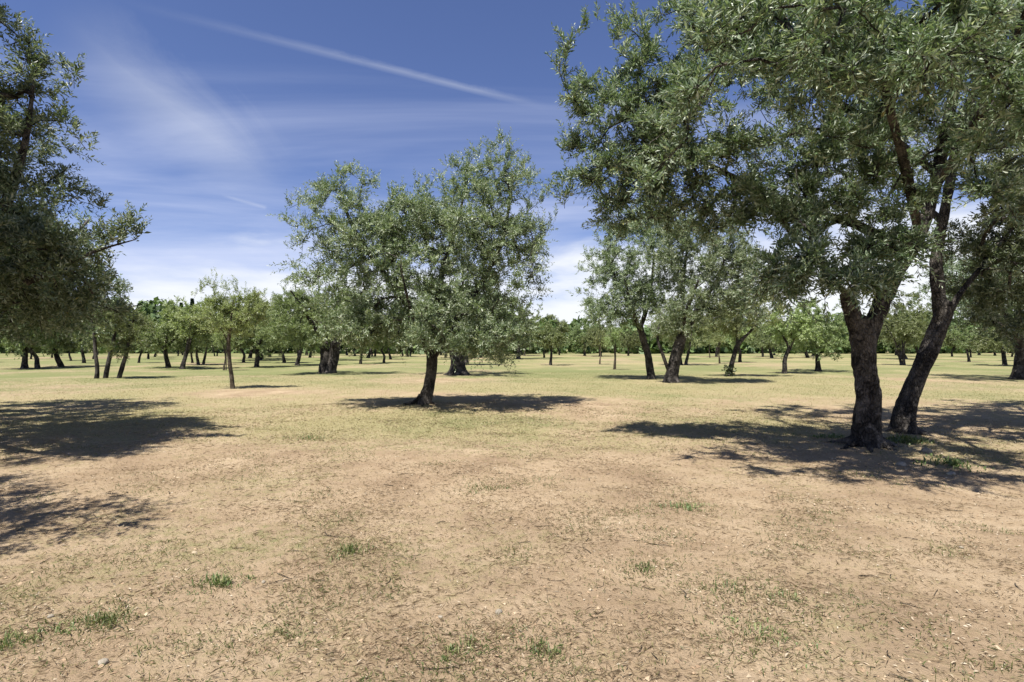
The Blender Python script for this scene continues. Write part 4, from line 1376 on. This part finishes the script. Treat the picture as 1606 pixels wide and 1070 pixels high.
tuft(605, 795, .20, 420, .10, 'bright green grass tuft on bare soil straight below the middle tree', 1)
tuft(440, 828, .22, 420, .09, 'flat wide green grass tuft left of centre in the foreground', 2, flat=.6)
tuft(305, 874, .20, 520, .09, 'largest bright green grass tuft in the lower left foreground', 3, flat=.7)
tuft(250, 888, .13, 200, .07, 'small green tuft just left of the largest lower left tuft', 4)
tuft(188, 898, .16, 330, .09, 'dense dark green tuft at the lower left corner', 5)
tuft(1012, 744, .28, 420, .09, 'long green tuft before the shadow edge of the large old tree', 6, flat=.5)
tuft(964, 820, .09, 160, .08, 'small upright green tuft right of the centre foreground', 7)
tuft(1070, 850, .15, 220, .08, 'loose green tuft in the right foreground', 8)
tuft(1137, 858, .10, 140, .07, 'little pale tuft beside the loose tuft at right', 9)
tuft(740, 918, .15, 260, .07, 'yellowish green tuft at the lower middle edge', 10)
tuft(835, 915, .13, 240, .07, 'dark grass tuft at the bottom middle', 11)
tuft(1110, 905, .20, 280, .07, 'spread out pale green tuft in the lower right', 12)
tuft(765, 718, .30, 330, .07, 'thin wide patch of green blades in the middle of the soil', 13, flat=.6)
tuft(520, 890, .16, 160, .06, 'sparse olive green tuft in the lower left middle', 14)
tuft(545, 655, .5, 500, .07, 'wide flat patch of green beside the left shadow tip', 15, flat=.8, w=.010)
tuft(1282, 662, .32, 700, .20, 'leafy green weeds at the foot of the crooked trunk', 16, w=.022)
tuft(1195, 655, .22, 300, .14, 'small green weeds left of the large upright trunk foot', 17, w=.018)
tuft(1330, 690, .35, 420, .16, 'shaded weeds right of the crooked trunk foot', 18, w=.018)


def stone(x, y, size, label, seed):
    rng = np.random.default_rng(seed)
    b = ground_at(x, y)
    nu, nv = 10, 6
    V = [(0, 0, -1.0)]
    for j in range(1, nv):
        t = math.pi * j / nv
        for i in range(nu):
            a = 2 * math.pi * i / nu
            V.append((math.sin(t) * math.cos(a), math.sin(t) * math.sin(a), -math.cos(t)))
    V.append((0, 0, 1.0))
    V = np.array(V)
    V = V * (1 + .55 * (vnoise(V * 1.4 + seed * 3.1, seed) - .5) + .3 * (vnoise(V * 3.1 + seed, seed) - .5))[:, None]
    V = V * np.array([1, rng.uniform(.6, .9), rng.uniform(.45, .6)]) * size
    F = []
    for i in range(nu):
        k = (i + 1) % nu
        F.append((0, 1 + k, 1 + i, 1 + i))
        for j in range(nv - 2):
            F.append((1 + j * nu + i, 1 + j * nu + k, 1 + (j + 1) * nu + k, 1 + (j + 1) * nu + i))
    last = len(V) - 1
    tri = []
    for f in F:
        if f[2] == f[3]:
            tri.append(f[:3])
        else:
            tri.append(f[:3]); tri.append((f[0], f[2], f[3]))
    for i in range(nu):
        tri.append((last, 1 + (nv - 2) * nu + i, 1 + (nv - 2) * nu + (i + 1) % nu))
    me = mesh_from('stone', V, np.array(tri), M_STONE, True)
    o = tag(obj('stone', me, None, b + np.array([0, 0, size * .12])), label, 'stone', 'loose stones on the ground')
    o.rotation_euler = (0, 0, rng.uniform(0, 6.28))
    return o


stone(785, 868, .028, 'pale rounded stone in the middle of the foreground', 1)
stone(300, 925, .032, 'white flat stone at the bottom left edge', 2)
stone(497, 826, .022, 'small pale stone right of the flat wide tuft', 3)
stone(714, 874, .016, 'tiny pale stone left of the rounded foreground stone', 4)
stone(236, 868, .020, 'small pale stone above the lower left tufts', 5)
stone(1352, 795, .018, 'tiny stone on the soil at the right', 6)
stone(1278, 690, .07, 'grey stone lying before the crooked trunk foot', 7)
stone(1310, 676, .085, 'largest grey stone right of the crooked trunk foot', 8)
stone(1340, 701, .06, 'grey stone in the shade farthest right of the trunks', 9)
stone(1262, 665, .05, 'small grey stone between the two big trunk feet', 10)
